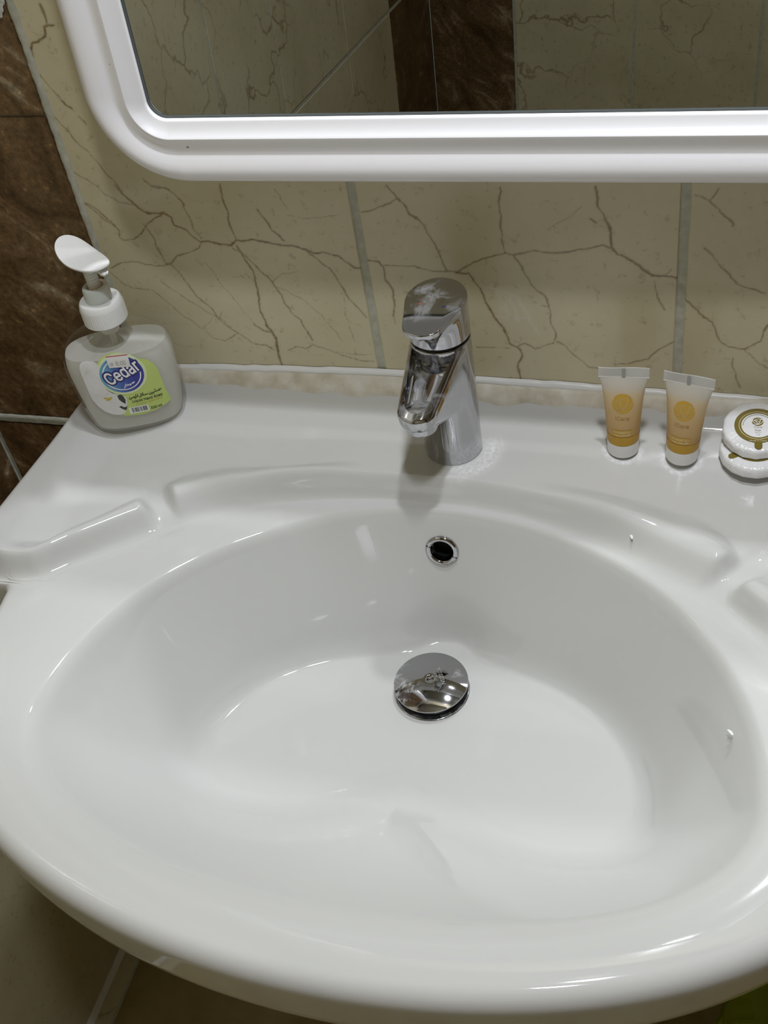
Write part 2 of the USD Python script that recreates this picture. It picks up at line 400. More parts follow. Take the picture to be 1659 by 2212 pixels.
def tile_mesh(poly, place, proud=0.0, bevel=0.0009):
    """one tile as a thin bevelled prism over a polygon in wall coordinates"""
    if isinstance(poly, tuple):
        poly = box(*poly)
    inner = poly.buffer(-bevel, join_style=2)
    m1 = flat_prism(inner, proud - 0.002, proud)
    m2 = flat_prism(poly, proud - TH, proud - bevel * 0.7)
    v = []
    if len(poly.exterior.coords) == len(inner.exterior.coords) == 5 and not poly.interiors:
        o, i = np.array(poly.exterior.coords)[:4], np.array(inner.exterior.coords)[:4]
        k = [int(np.argmin(((i - q) ** 2).sum(1))) for q in o]
        i = i[k]
        V = np.vstack([np.c_[o, np.full(4, proud - TH)], np.c_[o, np.full(4, proud - bevel * 0.7)], np.c_[i, np.full(4, proud)]])
        F = []
        for r in range(2):
            for c in range(4):
                a, b2 = r * 4 + c, r * 4 + (c + 1) % 4
                F += [[a, b2, b2 + 4], [a, b2 + 4, a + 4]]
        F += [[8, 9, 10], [8, 10, 11]]
        m = trimesh.Trimesh(place(V), F, process=False)
        m.fix_normals() if False else None
        return m
    m = cat(m1, m2)
    m.vertices = place(m.vertices)
    return m


def bed(poly, place, depth=0.0012):
    m = flat_prism(poly, -0.02, -depth)
    m.vertices = place(m.vertices)
    return m


VEINS = [(1.2, [(-2996,2153),(-2897,2010),(-2760,1884),(-2603,1886),(-2529,1838),(-2533,1759),(-2429,1711),(-2379,1648),(-2333,1603),(-2234,1609),(-2143,1587),(-2037,1585),(-1978,1630),(-1807,1634),(-1624,1608),(-1461,1586),(-1336,1565),(-1269,1527),(-1150,1524),(-1053,1503),(-990,1445),(-934,1396),(-876,1384)]),
(0.9, [(-3363,1986),(-3262,1927),(-3162,1809),(-3095,1709),(-3109,1634),(-3079,1601),(-2984,1616),(-2879,1693),(-2807,1765),(-2719,1826),(-2603,1886)]),
(0.8, [(-2833,1774),(-2798,1694),(-2761,1522),(-2731,1387),(-2676,1368),(-2608,1253),(-2538,1105),(-2511,1019),(-2417,913),(-2334,760),(-2251,684),(-2149,598),(-2064,522),(-1953,516),(-1876,451)]),
(1, [(-2006,2158),(-2006,2046),(-1993,1913),(-1999,1778),(-1976,1640)]),
(1.2, [(-1991,1580),(-1943,1460),(-1880,1318),(-1885,1171),(-1909,977),(-1904,824),(-1859,670),(-1838,580),(-1849,464),(-1822,295)]),
(1, [(-2014,741),(-1927,677),(-1861,658)]),
(1.5, [(-1833,603),(-1833,511),(-1842,418),(-1822,295)]),
(0.9, [(-2034,1559),(-1936,1491),(-1831,1361),(-1714,1198),(-1668,1051),(-1621,902),(-1550,818),(-1487,688),(-1455,600)]),
(0.9, [(-3318,1318),(-3209,1364),(-3076,1393),(-2946,1350),(-2824,1349),(-2670,1389),(-2588,1464),(-2457,1508),(-2366,1551),(-2313,1603)]),
(0.6, [(-3344,1274),(-3260,1146),(-3130,1095),(-2968,1079),(-2836,962),(-2713,810),(-2565,669),(-2469,559),(-2366,552),(-2203,630)]),
(0.6, [(-2843,1181),(-2734,1098),(-2624,982),(-2453,856),(-2343,804),(-2248,696)]),
(0.9, [(-1716,1945),(-1657,1841),(-1613,1745),(-1524,1640)]),
(0.9, [(-1338,1555),(-1264,1457),(-1152,1360),(-1084,1219),(-1033,1076),(-956,973),(-897,869)]),
(0.5, [(-1728,1218),(-1614,1305),(-1476,1330)]),
(0.4, [(-1437,1882),(-1297,1856),(-1151,1867),(-987,1888)]),
(0.7, [(-2637,2155),(-2531,2127),(-2444,2099),(-2400,1985),(-2370,1889),(-2364,1772),(-2305,1634)]),
(0.35, [(-2346,1408),(-2280,1285),(-2218,1138),(-2135,990),(-2066,861),(-1996,731),(-1869,669)]),
(0.7, [(-1730,471),(-1641,510),(-1545,493),(-1456,543),(-1326,493),(-1199,432),(-1029,391),(-895,381)]),
(0.5, [(-1291,472),(-1096,461),(-902,460)]),
(0.4, [(-1071,1074),(-1090,904),(-1071,730),(-1055,598)]),
(0.45, [(-1718,1177),(-1492,1058),(-1316,872),(-1227,723),(-1170,603)]),
(0.5, [(-1512,2124),(-1460,2032),(-1425,1939)]),
(0.4, [(-2426,801),(-2476,731),(-2538,693)]),
(0.6, [(-2306,873),(-2343,804)]),
(0.8, [(-788,1919),(-681,1939),(-552,1995),(-460,2045)]),
(1, [(-528,2165),(-459,2050),(-372,1933),(-313,1870)]),
(1.2, [(-805,1470),(-700,1453),(-663,1394),(-668,1294),(-622,1174),(-614,1029),(-635,902)]),
(0.7, [(-669,1414),(-561,1417),(-369,1413)]),
(0.5, [(-635,902),(-624,817)]),
(1, [(-311,1886),(-245,1761),(-196,1633),(-141,1472),(-103,1391)]),
(1.3, [(-23,1369),(85,1356),(164,1213),(223,1023),(321,831),(384,656),(457,614),(490,536),(436,406),(460,254)]),
(1.2, [(223,1023),(270,906),(321,831),(384,656)]),
(0.9, [(-370,1404),(-261,1376),(-95,1381),(-4,1378),(131,1470),(261,1523),(405,1567)]),
(1, [(409,2155),(374,2008),(391,1886),(376,1665),(405,1567),(474,1549),(650,1583),(856,1578),(1044,1612),(1195,1644),(1278,1630)]),
(1.3, [(1141,2151),(1164,1998),(1212,1907),(1261,1759),(1269,1636),(1311,1570),(1428,1515),(1512,1429),(1580,1382),(1695,1382),(1786,1363)]),
(1.5, [(1428,1515),(1512,1429),(1580,1382)]),
(0.9, [(474,1549),(537,1410),(617,1249),(711,1159),(741,1024),(762,852),(796,788),(765,676),(606,611),(516,663),(439,625)]),
(0.7, [(793,689),(866,670),(918,595),(990,531),(1062,444),(1153,439)]),
(0.8, [(1280,485),(1406,506),(1565,554),(1650,658),(1776,752)]),
(0.9, [(1606,1333),(1634,1204),(1653,1124),(1689,1063)]),
(0.8, [(1873,2094),(1991,2051),(2040,2121),(2046,2147)]),
(1, [(1991,2051),(2081,1955),(2147,1884),(2166,1840)]),
(0.9, [(1967,1643),(2041,1588),(2129,1457),(2250,1326),(2349,1280),(2447,1254)]),
(1, [(1852,1172),(1957,1054),(2062,956),(2159,750),(2211,721),(2346,707),(2455,787),(2504,956)]),
(0.6, [(2347,697),(2438,594),(2544,514)]),
(0.7, [(2253,605),(2280,453),(2343,300)]),
(0.7, [(77,593),(211,601),(382,610)]),
(0.4, [(778,1788),(899,1884),(1033,1997)]),
(1, [(1097,1878),(1146,1851)]),
(0.6, [(680,1063),(742,1045)]),
(0.6, [(1679,1385),(1718,1426),(1742,1455)]),
(1.3, [(-3131,3690),(-3121,3613),(-3116,3522),(-3067,3520)]),
(1.6, [(-3121,3522),(-3156,3523),(-3186,3458),(-3264,3403),(-3327,3387),(-3351,3339),(-3357,3298)]),
(0.7, [(-3355,3147),(-3298,3052),(-3247,2966),(-3199,2869),(-3154,2821)]),
(1.3, [(-3225,2913),(-3199,2869),(-3166,2845)]),
(0.8, [(-3365,2794),(-3306,2695),(-3258,2595),(-3183,2504),(-3137,2453),(-3101,2371),(-3036,2246),(-2970,2152),(-2918,2046),(-2852,1982),(-2788,1907),(-2698,1881),(-2595,1898)]),
(0.7, [(-3368,2267),(-3247,2204),(-3178,2151),(-3134,2087),(-3020,2002),(-2888,1971)]),
(0.8, [(-3377,1999),(-3277,1901),(-3187,1802),(-3088,1714)]),
(0.8, [(-3126,2781),(-3087,2742),(-3071,2712)]),
(0.8, [(-2702,2216),(-2657,2154),(-2582,2123),(-2515,2133),(-2442,2092),(-2383,1965)])]
SCUFF = [(3.0, [(262, 1210), (380, 1190), (470, 1130), (530, 1020), (560, 900)]), (2.2, [(300, 1200), (360, 1080), (390, 960)]), (2.0, [(330, 1205), (440, 1060), (480, 900)]),
         (1.6, [(270, 930), (420, 930), (540, 925)]), (1.5, [(400, 1150), (520, 1020), (600, 860), (640, 740)]), (1.2, [(290, 1190), (320, 1100), (330, 1020)])]


def polyline_field(X, Z, lines, grow=1.0):
    """0..1 closeness of the points to the traced lines (widths in mm, points in 0.1 mm)"""
    out = np.zeros(X.shape)
    jx = (meshkit.noise(np.c_[X * 420, Z * 420, X * 0]) - 0.5) * 0.0009 + (meshkit.noise(np.c_[X * 110, Z * 110, X * 0 + 5]) - 0.5) * 0.0022
    jz = (meshkit.noise(np.c_[X * 420, Z * 420, X * 0 + 9]) - 0.5) * 0.0009 + (meshkit.noise(np.c_[X * 110, Z * 110, X * 0 + 14]) - 0.5) * 0.0022
    px, pz = X + jx, Z + jz
    for w, pts in lines:
        P = np.array(pts) * 1e-4
        wid = w * grow * 0.00085
        lo, hi = P.min(0) - 0.006, P.max(0) + 0.006
        sel = np.nonzero((X > lo[0]) & (X < hi[0]) & (Z > lo[1]) & (Z < hi[1]))[0]
        if not len(sel):
            continue
        d = np.full(len(sel), 9.0)
        for a, b in zip(P[:-1], P[1:]):
            ab = b - a
            t = np.clip(((px[sel] - a[0]) * ab[0] + (pz[sel] - a[1]) * ab[1]) / max(ab @ ab, 1e-12), 0, 1)
            d = np.minimum(d, np.hypot(px[sel] - a[0] - t * ab[0], pz[sel] - a[1] - t * ab[1]))
        wv = wid * (0.60 + 0.9 * meshkit.noise(np.c_[X[sel] * 160, Z[sel] * 160, X[sel] * 0 + 3]))
        core = np.clip(1.25 - d / np.maximum(wv, 1e-5), 0, 1) * min(1.0, 0.35 + 0.55 * w)
        halo = 0.16 * np.clip(1 - d / (wid * 4.5), 0, 1) ** 2
        out[sel] = np.maximum(out[sel], np.maximum(core, halo))
    return out


def axis_lines(a, b, dense, step):
    lo, hi = max(a, dense[0]), min(b, dense[1])
    xs = [a, b]
    if hi > lo:
        xs += list(np.linspace(lo, hi, max(2, int((hi - lo) / step) + 1)))
    return np.unique(np.round(xs, 6))


def veined_tile(x0, x1, z0, z1, dx, dz, step=0.0009):
    """a cream tile whose front carries the traced veins in a vertex attribute; the mirror's opening is cut out"""
    xs, zs = axis_lines(x0, x1, dx, step), np.unique(np.r_[axis_lines(z0, z1, dz, step), np.arange(z0, z1, 0.004)])
    b = 0.0009
    X, Z = np.meshgrid(xs, zs, indexing='ij')
    q = grid_faces(len(xs), len(zs))
    cx, cz = X.ravel()[q].mean(1), Z.ravel()[q].mean(1)
    q = q[~shapely.contains_xy(HOLE, cx, cz)]
    edge = np.minimum.reduce([X - x0, x1 - X, Z - z0, z1 - Z])
    h = np.where(edge < 1e-6, -b, 0.0)
    V = np.c_[X.ravel(), Z.ravel(), h.ravel()]
    F = np.vstack([q[:, [0, 1, 2]], q[:, [0, 2, 3]]])
    n = len(V)
    S, E = [], []
    rim = [(x0, z0), (x1, z0), (x1, z1), (x0, z1)]
    for k in range(4):
        g_ = LineString([rim[k], rim[(k + 1) % 4]]).difference(HOLE)
        for l_ in [] if g_.is_empty else getattr(g_, 'geoms', [g_]):
            (ax_, az_), (bx_, bz_) = l_.coords[0], l_.coords[-1]
            c = n + len(E)
            E += [(ax_, az_, -b), (bx_, bz_, -b), (bx_, bz_, -TH), (ax_, az_, -TH)]
            S += [[c, c + 3, c + 2], [c, c + 2, c + 1]]
    V = np.vstack([V, E])
    F = np.vstack([F, S])
    vein = np.r_[polyline_field(X.ravel(), Z.ravel(), VEINS), np.zeros(len(E))]
    sc = polyline_field(X.ravel(), Z.ravel(), SCUFF, 1.3)
    sc = np.r_[0.30 * sc * (0.4 + 0.6 * meshkit.noise(np.c_[X.ravel() * 500, Z.ravel() * 300, X.ravel() * 0])), np.zeros(len(E))]
    m = trimesh.Trimesh(to_back(V), F[:, ::-1], process=False)
    return m, {'vein': vein, 'scuff': sc}


rng = np.random.default_rng(7)
JOINT = 0.007
wb = thing('wall_back', 'tiled wall behind the basin, cream veined marble beside a brown marble strip', kind='structure')
part(wb, 'grout_bed', bed(box(XL, ZF, XR, ZC).difference(HOLE), to_back), M_GROUT)
XBR = -0.3395         # joint between the brown strip and the cream tiles
cols = [(-0.3365, -0.0835 - 0.0035), (-0.0835 + 0.0035, 0.1815 - 0.0035), (0.1815 + 0.0035, 0.4465 - 0.0035)]
for k, (a, b) in enumerate(cols):
    dx = (-0.40, 0.30)
    m, at = veined_tile(a, b, -0.056, 0.54, dx, (-0.0, 0.435 if k == 0 else 0.275))
    part(wb, 'cream_tile', m, M_TRACED, attrs=at)
cols += [(0.4500, 0.7080), (0.7150, 0.9730), (0.9800, 1.2380), (1.2450, XR)]
for r, (z0, z1) in enumerate([(ZF, -0.667), (-0.660, -0.066), (-0.056, 0.54), (0.547, 1.14), (1.147, ZC)]):
    for k, (a, b) in enumerate(cols):
        if r == 2 and k < 3:
            continue
        pl = box(a, z0, b, z1).difference(HOLE)
        if not pl.is_empty:
            part(wb, 'cream_tile', tile_mesh(pl, to_back), M_CREAM)


def ragged_right(x0, x1, z0, z1, amp=0.0011):
    zs = np.arange(z0, z1, 0.0022)
    zs = np.r_[zs, z1]
    n = meshkit.noise(np.c_[zs * 260, zs * 0, zs * 0 + x1 * 50]) - 0.5
    n2 = (meshkit.noise(np.c_[zs * 900, zs * 0, zs * 0 + 2]) > 0.80) * -0.0009
    return Polygon([(x0, z0)] + list(zip(x1 + n * amp + n2, zs)) + [(x0, z1)])


for z0, z1 in [(ZF, -0.40), (-0.3965, -0.0685), (-0.0555, 0.2782), (0.2796, 0.6192), (0.6206, 0.96), (0.9614, 1.30), (1.3014, ZC)]:
    part(wb, 'brown_tile', tile_mesh(ragged_right(XL + 0.0035, XBR - 0.0032, z0, z1), to_back, proud=0.0012), M_BROWN, label='brown marble tile with a roughly cut edge')
# the pale filler run along the cut edge, and the lump of plaster over the brown tile
zs = np.linspace(-0.05, 0.56, 260)
wl = 0.0036 + 0.0012 * (meshkit.noise(np.c_[zs * 180, zs * 0, zs * 0]) - 0.5)
cx = XBR + 0.0006 + 0.0008 * (meshkit.noise(np.c_[zs * 60, zs * 0, zs * 0 + 4]) - 0.5)
rows = []
for s, h in ((-1, -0.0005), (-0.8, 0.0012), (0.0, 0.0017), (0.8, 0.0009), (1, -0.0005)):
    rows.append(np.c_[cx + s * wl, zs, np.full(len(zs), h)])
V = np.stack(rows, 1).reshape(-1, 3)
q = grid_faces(len(zs), 5)
part(wb, 'filler_strip', trimesh.Trimesh(to_back(V), np.vstack([q[:, [0, 1, 2]], q[:, [0, 2, 3]]]), process=False), M_GROUT, smooth=True, label='pale filler along the cut edge of the brown tiles')
sph = trimesh.creation.icosphere(5, 1.0)
v = sph.vertices.copy()
d = 0.75 + 0.55 * meshkit.fbm(v * 3.2 + 4, 4, 3)[:, None]
v = v * d * np.array([0.046, 0.056, 0.008])
part(wb, 'plaster_lump', trimesh.Trimesh(to_back(v + [-0.381, 0.408, 0.0]), sph.faces, process=False), M_PLASTER, smooth=True, label='lump of rough white plaster over the brown tile')
zs = np.linspace(0, 1, 60)
V = np.vstack([np.c_[np.linspace(XL + 0.004, XBR - 0.004, 60), np.full(60, -0.062) + s * 0.0056 + 0.001 * (meshkit.noise(np.c_[zs * 60, zs * 0 + s, zs * 0]) - 0.5), np.full(60, hh)]
               for s, hh in ((-1, 0.0), (-0.7, 0.0022), (0.0, 0.0012), (0.6, 0.0026), (1, 0.0))])
q = grid_faces(5, 60)
part(wb, 'joint_filler', trimesh.Trimesh(to_back(V), np.vstack([q[:, [0, 2, 1]], q[:, [0, 3, 2]]]), process=False), M_GROUT, smooth=True)

wl_ = thing('wall_left', 'left wall of cream marble tiles with brown marble at its corners', kind='structure')
part(wl_, 'grout_bed', bed(box(YB, ZF, 0.02, ZC), to_left), M_GROUT)
ycut = [0.0, -0.155, -0.60, -0.85, -1.10, -1.455, -1.755, YB]
zrow = [ZF, -0.073, 0.5435, 1.1435, ZC]
for k in range(7):
    for r in range(4):
        a, b = ycut[k + 1] + 0.003, ycut[k] - 0.003
        z0, z1 = zrow[r] + (0.004 if r else 0.0), zrow[r + 1] - 0.004
        brown = k in (0, 6)
        part(wl_, 'brown_tile' if brown else 'cream_tile', tile_mesh((a, z0, b, z1), to_left), M_BROWN if brown else M_CREAM)
wr = thing('wall_rear', 'wall across the room seen in the mirror, cream tiles and a brown corner strip', kind='structure')
part(wr, 'grout_bed', bed(box(XL, ZF, XR, ZC), to_rear), M_GROUT)
xcut = [XL, -0.338, -0.056, 0.228, 0.513, 0.80, 1.25, XR]
zr2 = [ZF, -0.77, -0.05, 0.55, 1.15, ZC]
for k in range(7):
    for r in range(5):
        part(wr, 'brown_tile' if k == 0 else 'cream_tile', tile_mesh((xcut[k] + 0.003, zr2[r] + 0.003, xcut[k + 1] - 0.003, zr2[r + 1] - 0.003), to_rear), M_BROWN if k == 0 else M_CREAM)
wg = thing('wall_right', 'right wall of brown marble tiles', kind='structure')
part(wg, 'grout_bed', bed(box(YB, ZF, 0.02, ZC), to_right), M_GROUT)
for k in range(7):
    for r in range(4):
        part(wg, 'brown_tile', tile_mesh((YB + k * 0.297 + 0.003, zrow[r] + 0.004, YB + (k + 1) * 0.297 - 0.003, zrow[r + 1] - 0.004), to_right), M_BROWN)
fl = thing('floor', 'olive brown tiled floor with a narrow cream border strip along the left wall', kind='structure')
part(fl, 'grout_bed', bed(box(XL, YB, XR, 0.0), to_floor), M_GROUT)
for y0, y1 in ((YB, -1.62), (-1.617, -1.12), (-1.117, -0.62), (-0.617, -0.12), (-0.117, 0.0)):
    part(fl, 'border_tile', tile_mesh((XL + 0.006, y0, -0.5145, y1), to_floor), M_CREAM)
for i in range(7):
    for j in range(6):
        x0, y1 = -0.5105 + i * 0.45, 0.27 - j * 0.45
        p_ = box(x0, y1 - 0.447, x0 + 0.447, y1 - 0.0005).intersection(box(XL, YB, XR, 0))
        if p_.area > 1e-4:
            part(fl, 'floor_tile', tile_mesh(p_, to_floor), M_FLOOR)
tw = thing('trim_2', 'white sealant line along the foot of the left wall', kind='structure')
ys = np.linspace(YB + 0.01, -0.01, 300)
zz_ = 0.0016 + 0.0012 * meshkit.noise(np.c_[ys * 70, ys * 0, ys * 0])
V = np.stack([np.c_[np.full(300, XL + 0.0002), ys, ZF + zz_ + 0.004], np.c_[np.full(300, XL + 0.004), ys, ZF + zz_ + 0.002], np.c_[XL + 0.0072 + 0.001 * meshkit.noise(np.c_[ys * 50, ys * 0, ys * 0 + 3]), ys, np.full(300, ZF + 0.0001)]], 0).reshape(-1, 3)
q = grid_faces(3, 300)
part(tw, 'sealant_line', trimesh.Trimesh(V, np.vstack([q[:, [0, 2, 1]], q[:, [0, 3, 2]]]), process=False), M_CAULK, smooth=True)
cl = thing('ceiling', 'plain painted ceiling', kind='structure')
m = trimesh.creation.box([XR - XL, -YB, 0.02]); m.apply_translation([(XR + XL) / 2, YB / 2, ZC + 0.01])
part(cl, 'ceiling_panel', m, M_CEILING)
for (pos_, rad_, lum_), lab_ in zip(LAMPS, ('round white ceiling downlight farther from the mirror wall', 'round white ceiling downlight nearer the mirror wall')):
    lp = thing('ceiling_light', lab_, 'light', pos_)
    part(lp, 'housing', lathe([(0.0, 0.06), (0.062, 0.06), (0.066, 0.05), (0.062, 0.004), (0.048, 0.004), (0.046, 0.012), (0.0, 0.012)], 48), M_LAMP_BODY, smooth=30)
    disk_light(str(lp.GetPath()) + '/lamp', (0, 0, -ZO), (0, 0, -1), rad_, lum_)

# ------------------------------------------------------------------ basin
DC = np.array([0.0, -0.212])        # the drain
ZRIM, DEPTH = -0.0235, 0.155
NT = 960
TH_ = np.linspace(0, 2 * np.pi, NT, endpoint=False)      # 0 = towards the wall, clockwise seen from above


def ray_radius(pts):
    """polar radius about the drain of a closed outline, at the angles TH_"""
    ring = Polygon(pts)
    a = np.array(ring.exterior.segmentize(0.0008).coords)[:-1] - DC
    ang, r = np.mod(np.arctan2(a[:, 0], a[:, 1]), 2 * np.pi), np.hypot(a[:, 0], a[:, 1])
    o = np.argsort(ang)
    return np.interp(TH_, ang[o], r[o], period=2 * np.pi)


t = np.linspace(0, 2 * np.pi, 400, endpoint=False)
egg = np.c_[0.271 * np.sin(t), -0.37 + np.where(np.cos(t) > 0, 0.242, 0.129) * np.cos(t)]
RB = ray_radius(egg)
oval = Polygon(np.c_[0.358 * np.sin(t), -0.341 + 0.2045 * np.cos(t)])
deck = Polygon([(-0.3935, -0.002), (0.3935, -0.002), (0.411, -0.262), (-0.411, -0.262)]).buffer(-0.012).buffer(0.012)
outl = unary_union([oval, deck, box(-0.3605, -0.345, 0.3605, -0.2)]).buffer(-0.004).buffer(0.004).buffer(0.009).buffer(-0.009)
rear_fix = unary_union([outl, box(-0.393, -0.03, 0.393, -0.002)])
RO = ray_radius(np.array(rear_fix.exterior.coords))

CREST_X = np.array([-0.42, -0.385, -0.365, -0.344, -0.315, -0.267, -0.237, -0.195, -0.137, -0.09, -0.045, 0.013, 0.055, 0.095, 0.137, 0.172, 0.205, 0.228, 0.248, 0.268, 0.31, 0.344, 0.38, 0.42])
CREST_Y = np.array([-0.232, -0.236, -0.241, -0.238, -0.214, -0.171, -0.147, -0.127, -0.115, -0.108, -0.105, -0.105, -0.109, -0.118, -0.128, -0.140, -0.154, -0.167, -0.190, -0.206, -0.228, -0.240, -0.240, -0.236])
FOOT_X = np.array([-0.42, -0.385, -0.363, -0.335, -0.312, -0.278, -0.247, -0.228, -0.191, -0.152, -0.10, -0.045, 0.0, 0.055, 0.10, 0.137, 0.176, 0.205, 0.227, 0.247, 0.268, 0.31, 0.34, 0.38, 0.42])
FOOT_Y = np.array([-0.252, -0.254, -0.257, -0.254, -0.235, -0.209, -0.187, -0.171, -0.149, -0.134, -0.122, -0.1165, -0.1165, -0.122, -0.135, -0.150, -0.172, -0.189, -0.201, -0.217, -0.236, -0.255, -0.258, -0.257, -0.254])
from scipy.interpolate import PchipInterpolator
crest, foot = PchipInterpolator(CREST_X, CREST_Y), PchipInterpolator(FOOT_X, FOOT_Y)
GAPS = [(-0.246, -0.170, 0.77, 0.64), (0.238, -0.183, 0.70, -0.71)]


def z_top(x, y):
    """deck, soap trays, the raised ledge with its two drain notches and the lower rim round the bowl"""
    xc = np.clip(x, -0.415, 0.415)
    yc, yf = crest(xc), foot(xc)
    rim = ZRIM + 0.0025 * np.exp(-((y - yf + 0.012) / 0.012) ** 2) * (np.abs(x) < 0.36)
    # trays either side, sunk towards the notches
    ax = np.abs(x)
    tray = sstep(ax, 0.085, 0.20) * sstep(-y, 0.035, 0.10) * (1 - 0.8 * sstep(ax, 0.33, 0.375))
    top = -0.0112 * tray
    q_ = (y - yf) / np.maximum(yc - yf, 0.010)
    ridge = sstep(ax, 0.06, 0.17) * (1 - 0.75 * sstep(ax, 0.325, 0.37))
    top = top + 0.0115 * ridge * sstep(q_, 0.1, 0.8) * (1 - sstep(q_, 1.05, 2.1))
    step = sstep(q_, -0.12, 1.0)
    for gx, gy, tx, ty in GAPS:
        along, acr = (x - gx) * tx + (y - gy) * ty, np.abs(-(x - gx) * ty + (y - gy) * tx)
        cut = np.exp(-(along / 0.0125) ** 4) * (1 - sstep(acr, 0.030, 0.055))
        top = top * (1 - cut) + cut * np.minimum(top, -0.0150)
    z = rim * (1 - step) + top * step
    z = z + 0.021 * sstep(y, -0.024, -0.003)
    return z


def z_bowl(th, r):
    c = np.cos(th)
    rb = np.interp(th, TH_, RB, period=2 * np.pi)
    ang = np.radians(np.where(c > 0, 60 + 17 * c ** 2, 60 - 23 * c ** 2))
    wall = ZRIM + (r - rb) * np.tan(ang)
    floor_ = -DEPTH + 0.035 * np.maximum(r - 0.035, 0)
    return smax(wall, floor_, 0.024)


def z_basin(x, y):
    th, r = np.mod(np.arctan2(x - DC[0], y - DC[1]), 2 * np.pi), np.hypot(x - DC[0], y - DC[1])
    rb = np.interp(th, TH_, RB, period=2 * np.pi)
    zb, zt = z_bowl(th, r), z_top(x, y)
    k = 0.011
    ro = np.interp(th, TH_, RO, period=2 * np.pi)
    zt = zt + 0.0030 * np.sin(np.pi * np.clip((r - rb) / np.maximum(ro - rb, 0.02), 0, 1)) * sstep(-np.cos(th), -0.1, 0.35)
    return np.where(r < rb + 0.03, smin(zb, zt, k), zt)


def rings(rs):
    return DC[0] + rs * np.sin(TH_), DC[1] + rs * np.cos(TH_)


R0 = 0.0225
levels = []
for s in np.linspace(0, 1, 100):
    levels.append(R0 + (RB - 0.008 - R0) * s)
for s in np.linspace(0, 1, 14)[1:]:
    levels.append(RB - 0.008 + 0.022 * s)
RAD = 0.009 + 0.005 * sstep(-np.cos(TH_), -0.1, 0.5)
RE = RO - RAD
for s in np.linspace(0, 1, 190)[1:]:
    levels.append(RB + 0.014 + (np.maximum(RE - RB, 0.016) - 0.014) * s)
P, lime = [], []
for rs in levels:
    x, y = rings(rs)
    P.append(np.c_[x, y, z_basin(x, y)])
top_edge = P[-1][:, 2].copy()
for a in np.linspace(0, 90, 10)[1:]:
    x, y = rings(RE + RAD * math.sin(math.radians(a)))
    P.append(np.c_[x, y, top_edge - RAD * (1 - math.cos(math.radians(a)))])
APRON = 0.004 + 0.016 * sstep(-np.cos(TH_), 0.45, 0.98)
for d_, zz in ((0.0, -0.0385), (0.0006, -0.046), (0.002, -0.056), (0.006, -0.066), (0.014, -0.076), (0.035, -0.090), (0.07, -0.108), (0.11, -0.130), (0.16, -0.165)):
    rs = np.maximum(RO - d_ * np.clip((RO - 0.10) / 0.2, 0.25, 1), 0.06)
    x, y = rings(rs)
    zf_ = np.where(zz > -0.04, zz, zz - APRON)
    P.append(np.c_[x, np.minimum(y, -0.002), np.minimum(top_edge - RAD - 0.001, zf_)])
x, y = rings(np.full(NT, 0.05))
P.append(np.c_[x, y, np.full(NT, -0.19)])
V = np.vstack(P)
F = grid_faces(len(P), NT, True)
F = np.vstack([F[:, [0, 2, 1]], F[:, [0, 3, 2]]])[:, ::-1]
# the overflow opening
OV_X, OV_TH = -0.004, 0.0
zs_ = np.linspace(-0.10, -0.13, 400)
yy = np.linspace(-0.172, -0.130, 400)
zz = z_basin(np.full(400, OV_X), yy)
i0 = int(np.argmin(np.abs(zz + 0.060)))
OV = np.array([OV_X, yy[i0], zz[i0]])
g = (zz[i0 + 6] - zz[i0 - 6]) / (yy[i0 + 6] - yy[i0 - 6])
OVN = np.array([0, -g, 1.0]); OVN /= np.linalg.norm(OVN)
cen = V[F].mean(1)
F = F[np.linalg.norm(cen - OV, axis=1) > 0.0112]
# limescale swirl beside the tap and pale rings left round the tube caps
dx, dy = V[:, 0] + 0.003, V[:, 1] + 0.067
rr, aa = np.hypot(dx, dy), np.degrees(np.arctan2(dy, dx))
sw = sstep(rr, 0.024, 0.030) * (1 - sstep(rr, 0.036, 0.050)) * sstep(aa, -105, -60) * (1 - sstep(aa, 5, 40)) * (V[:, 2] > -0.02)
sw = sw * (0.45 + 0.55 * meshkit.noise(np.c_[rr * 420, aa * 0.05, rr * 0]))
for qx, qy in ((0.1425, -0.0535), (0.1915, -0.0575)):
    r2 = np.hypot(V[:, 0] - qx, V[:, 1] - qy)
    sw = np.maximum(sw, 0.8 * sstep(r2, 0.012, 0.0135) * (1 - sstep(r2, 0.0155, 0.0185)) * (V[:, 1] < qy + 0.004))
bas = thing('wash_basin', 'large glossy white ceramic wash basin with an oval bowl and raised ledges', 'basin', (0, 0, 0))
part(bas, 'basin_body', trimesh.Trimesh(V, F, process=False), M_CERAMIC, smooth=True, attrs={'lime': sw})


def frame_at(o, n, up=(0, 0, 1)):
    n = np.asarray(n, float) / np.linalg.norm(n)
    u = np.cross(up, n); u /= np.linalg.norm(u)
    T = np.eye(4)
    T[:3, 0], T[:3, 1], T[:3, 2], T[:3, 3] = u, np.cross(n, u), n, o
    return T


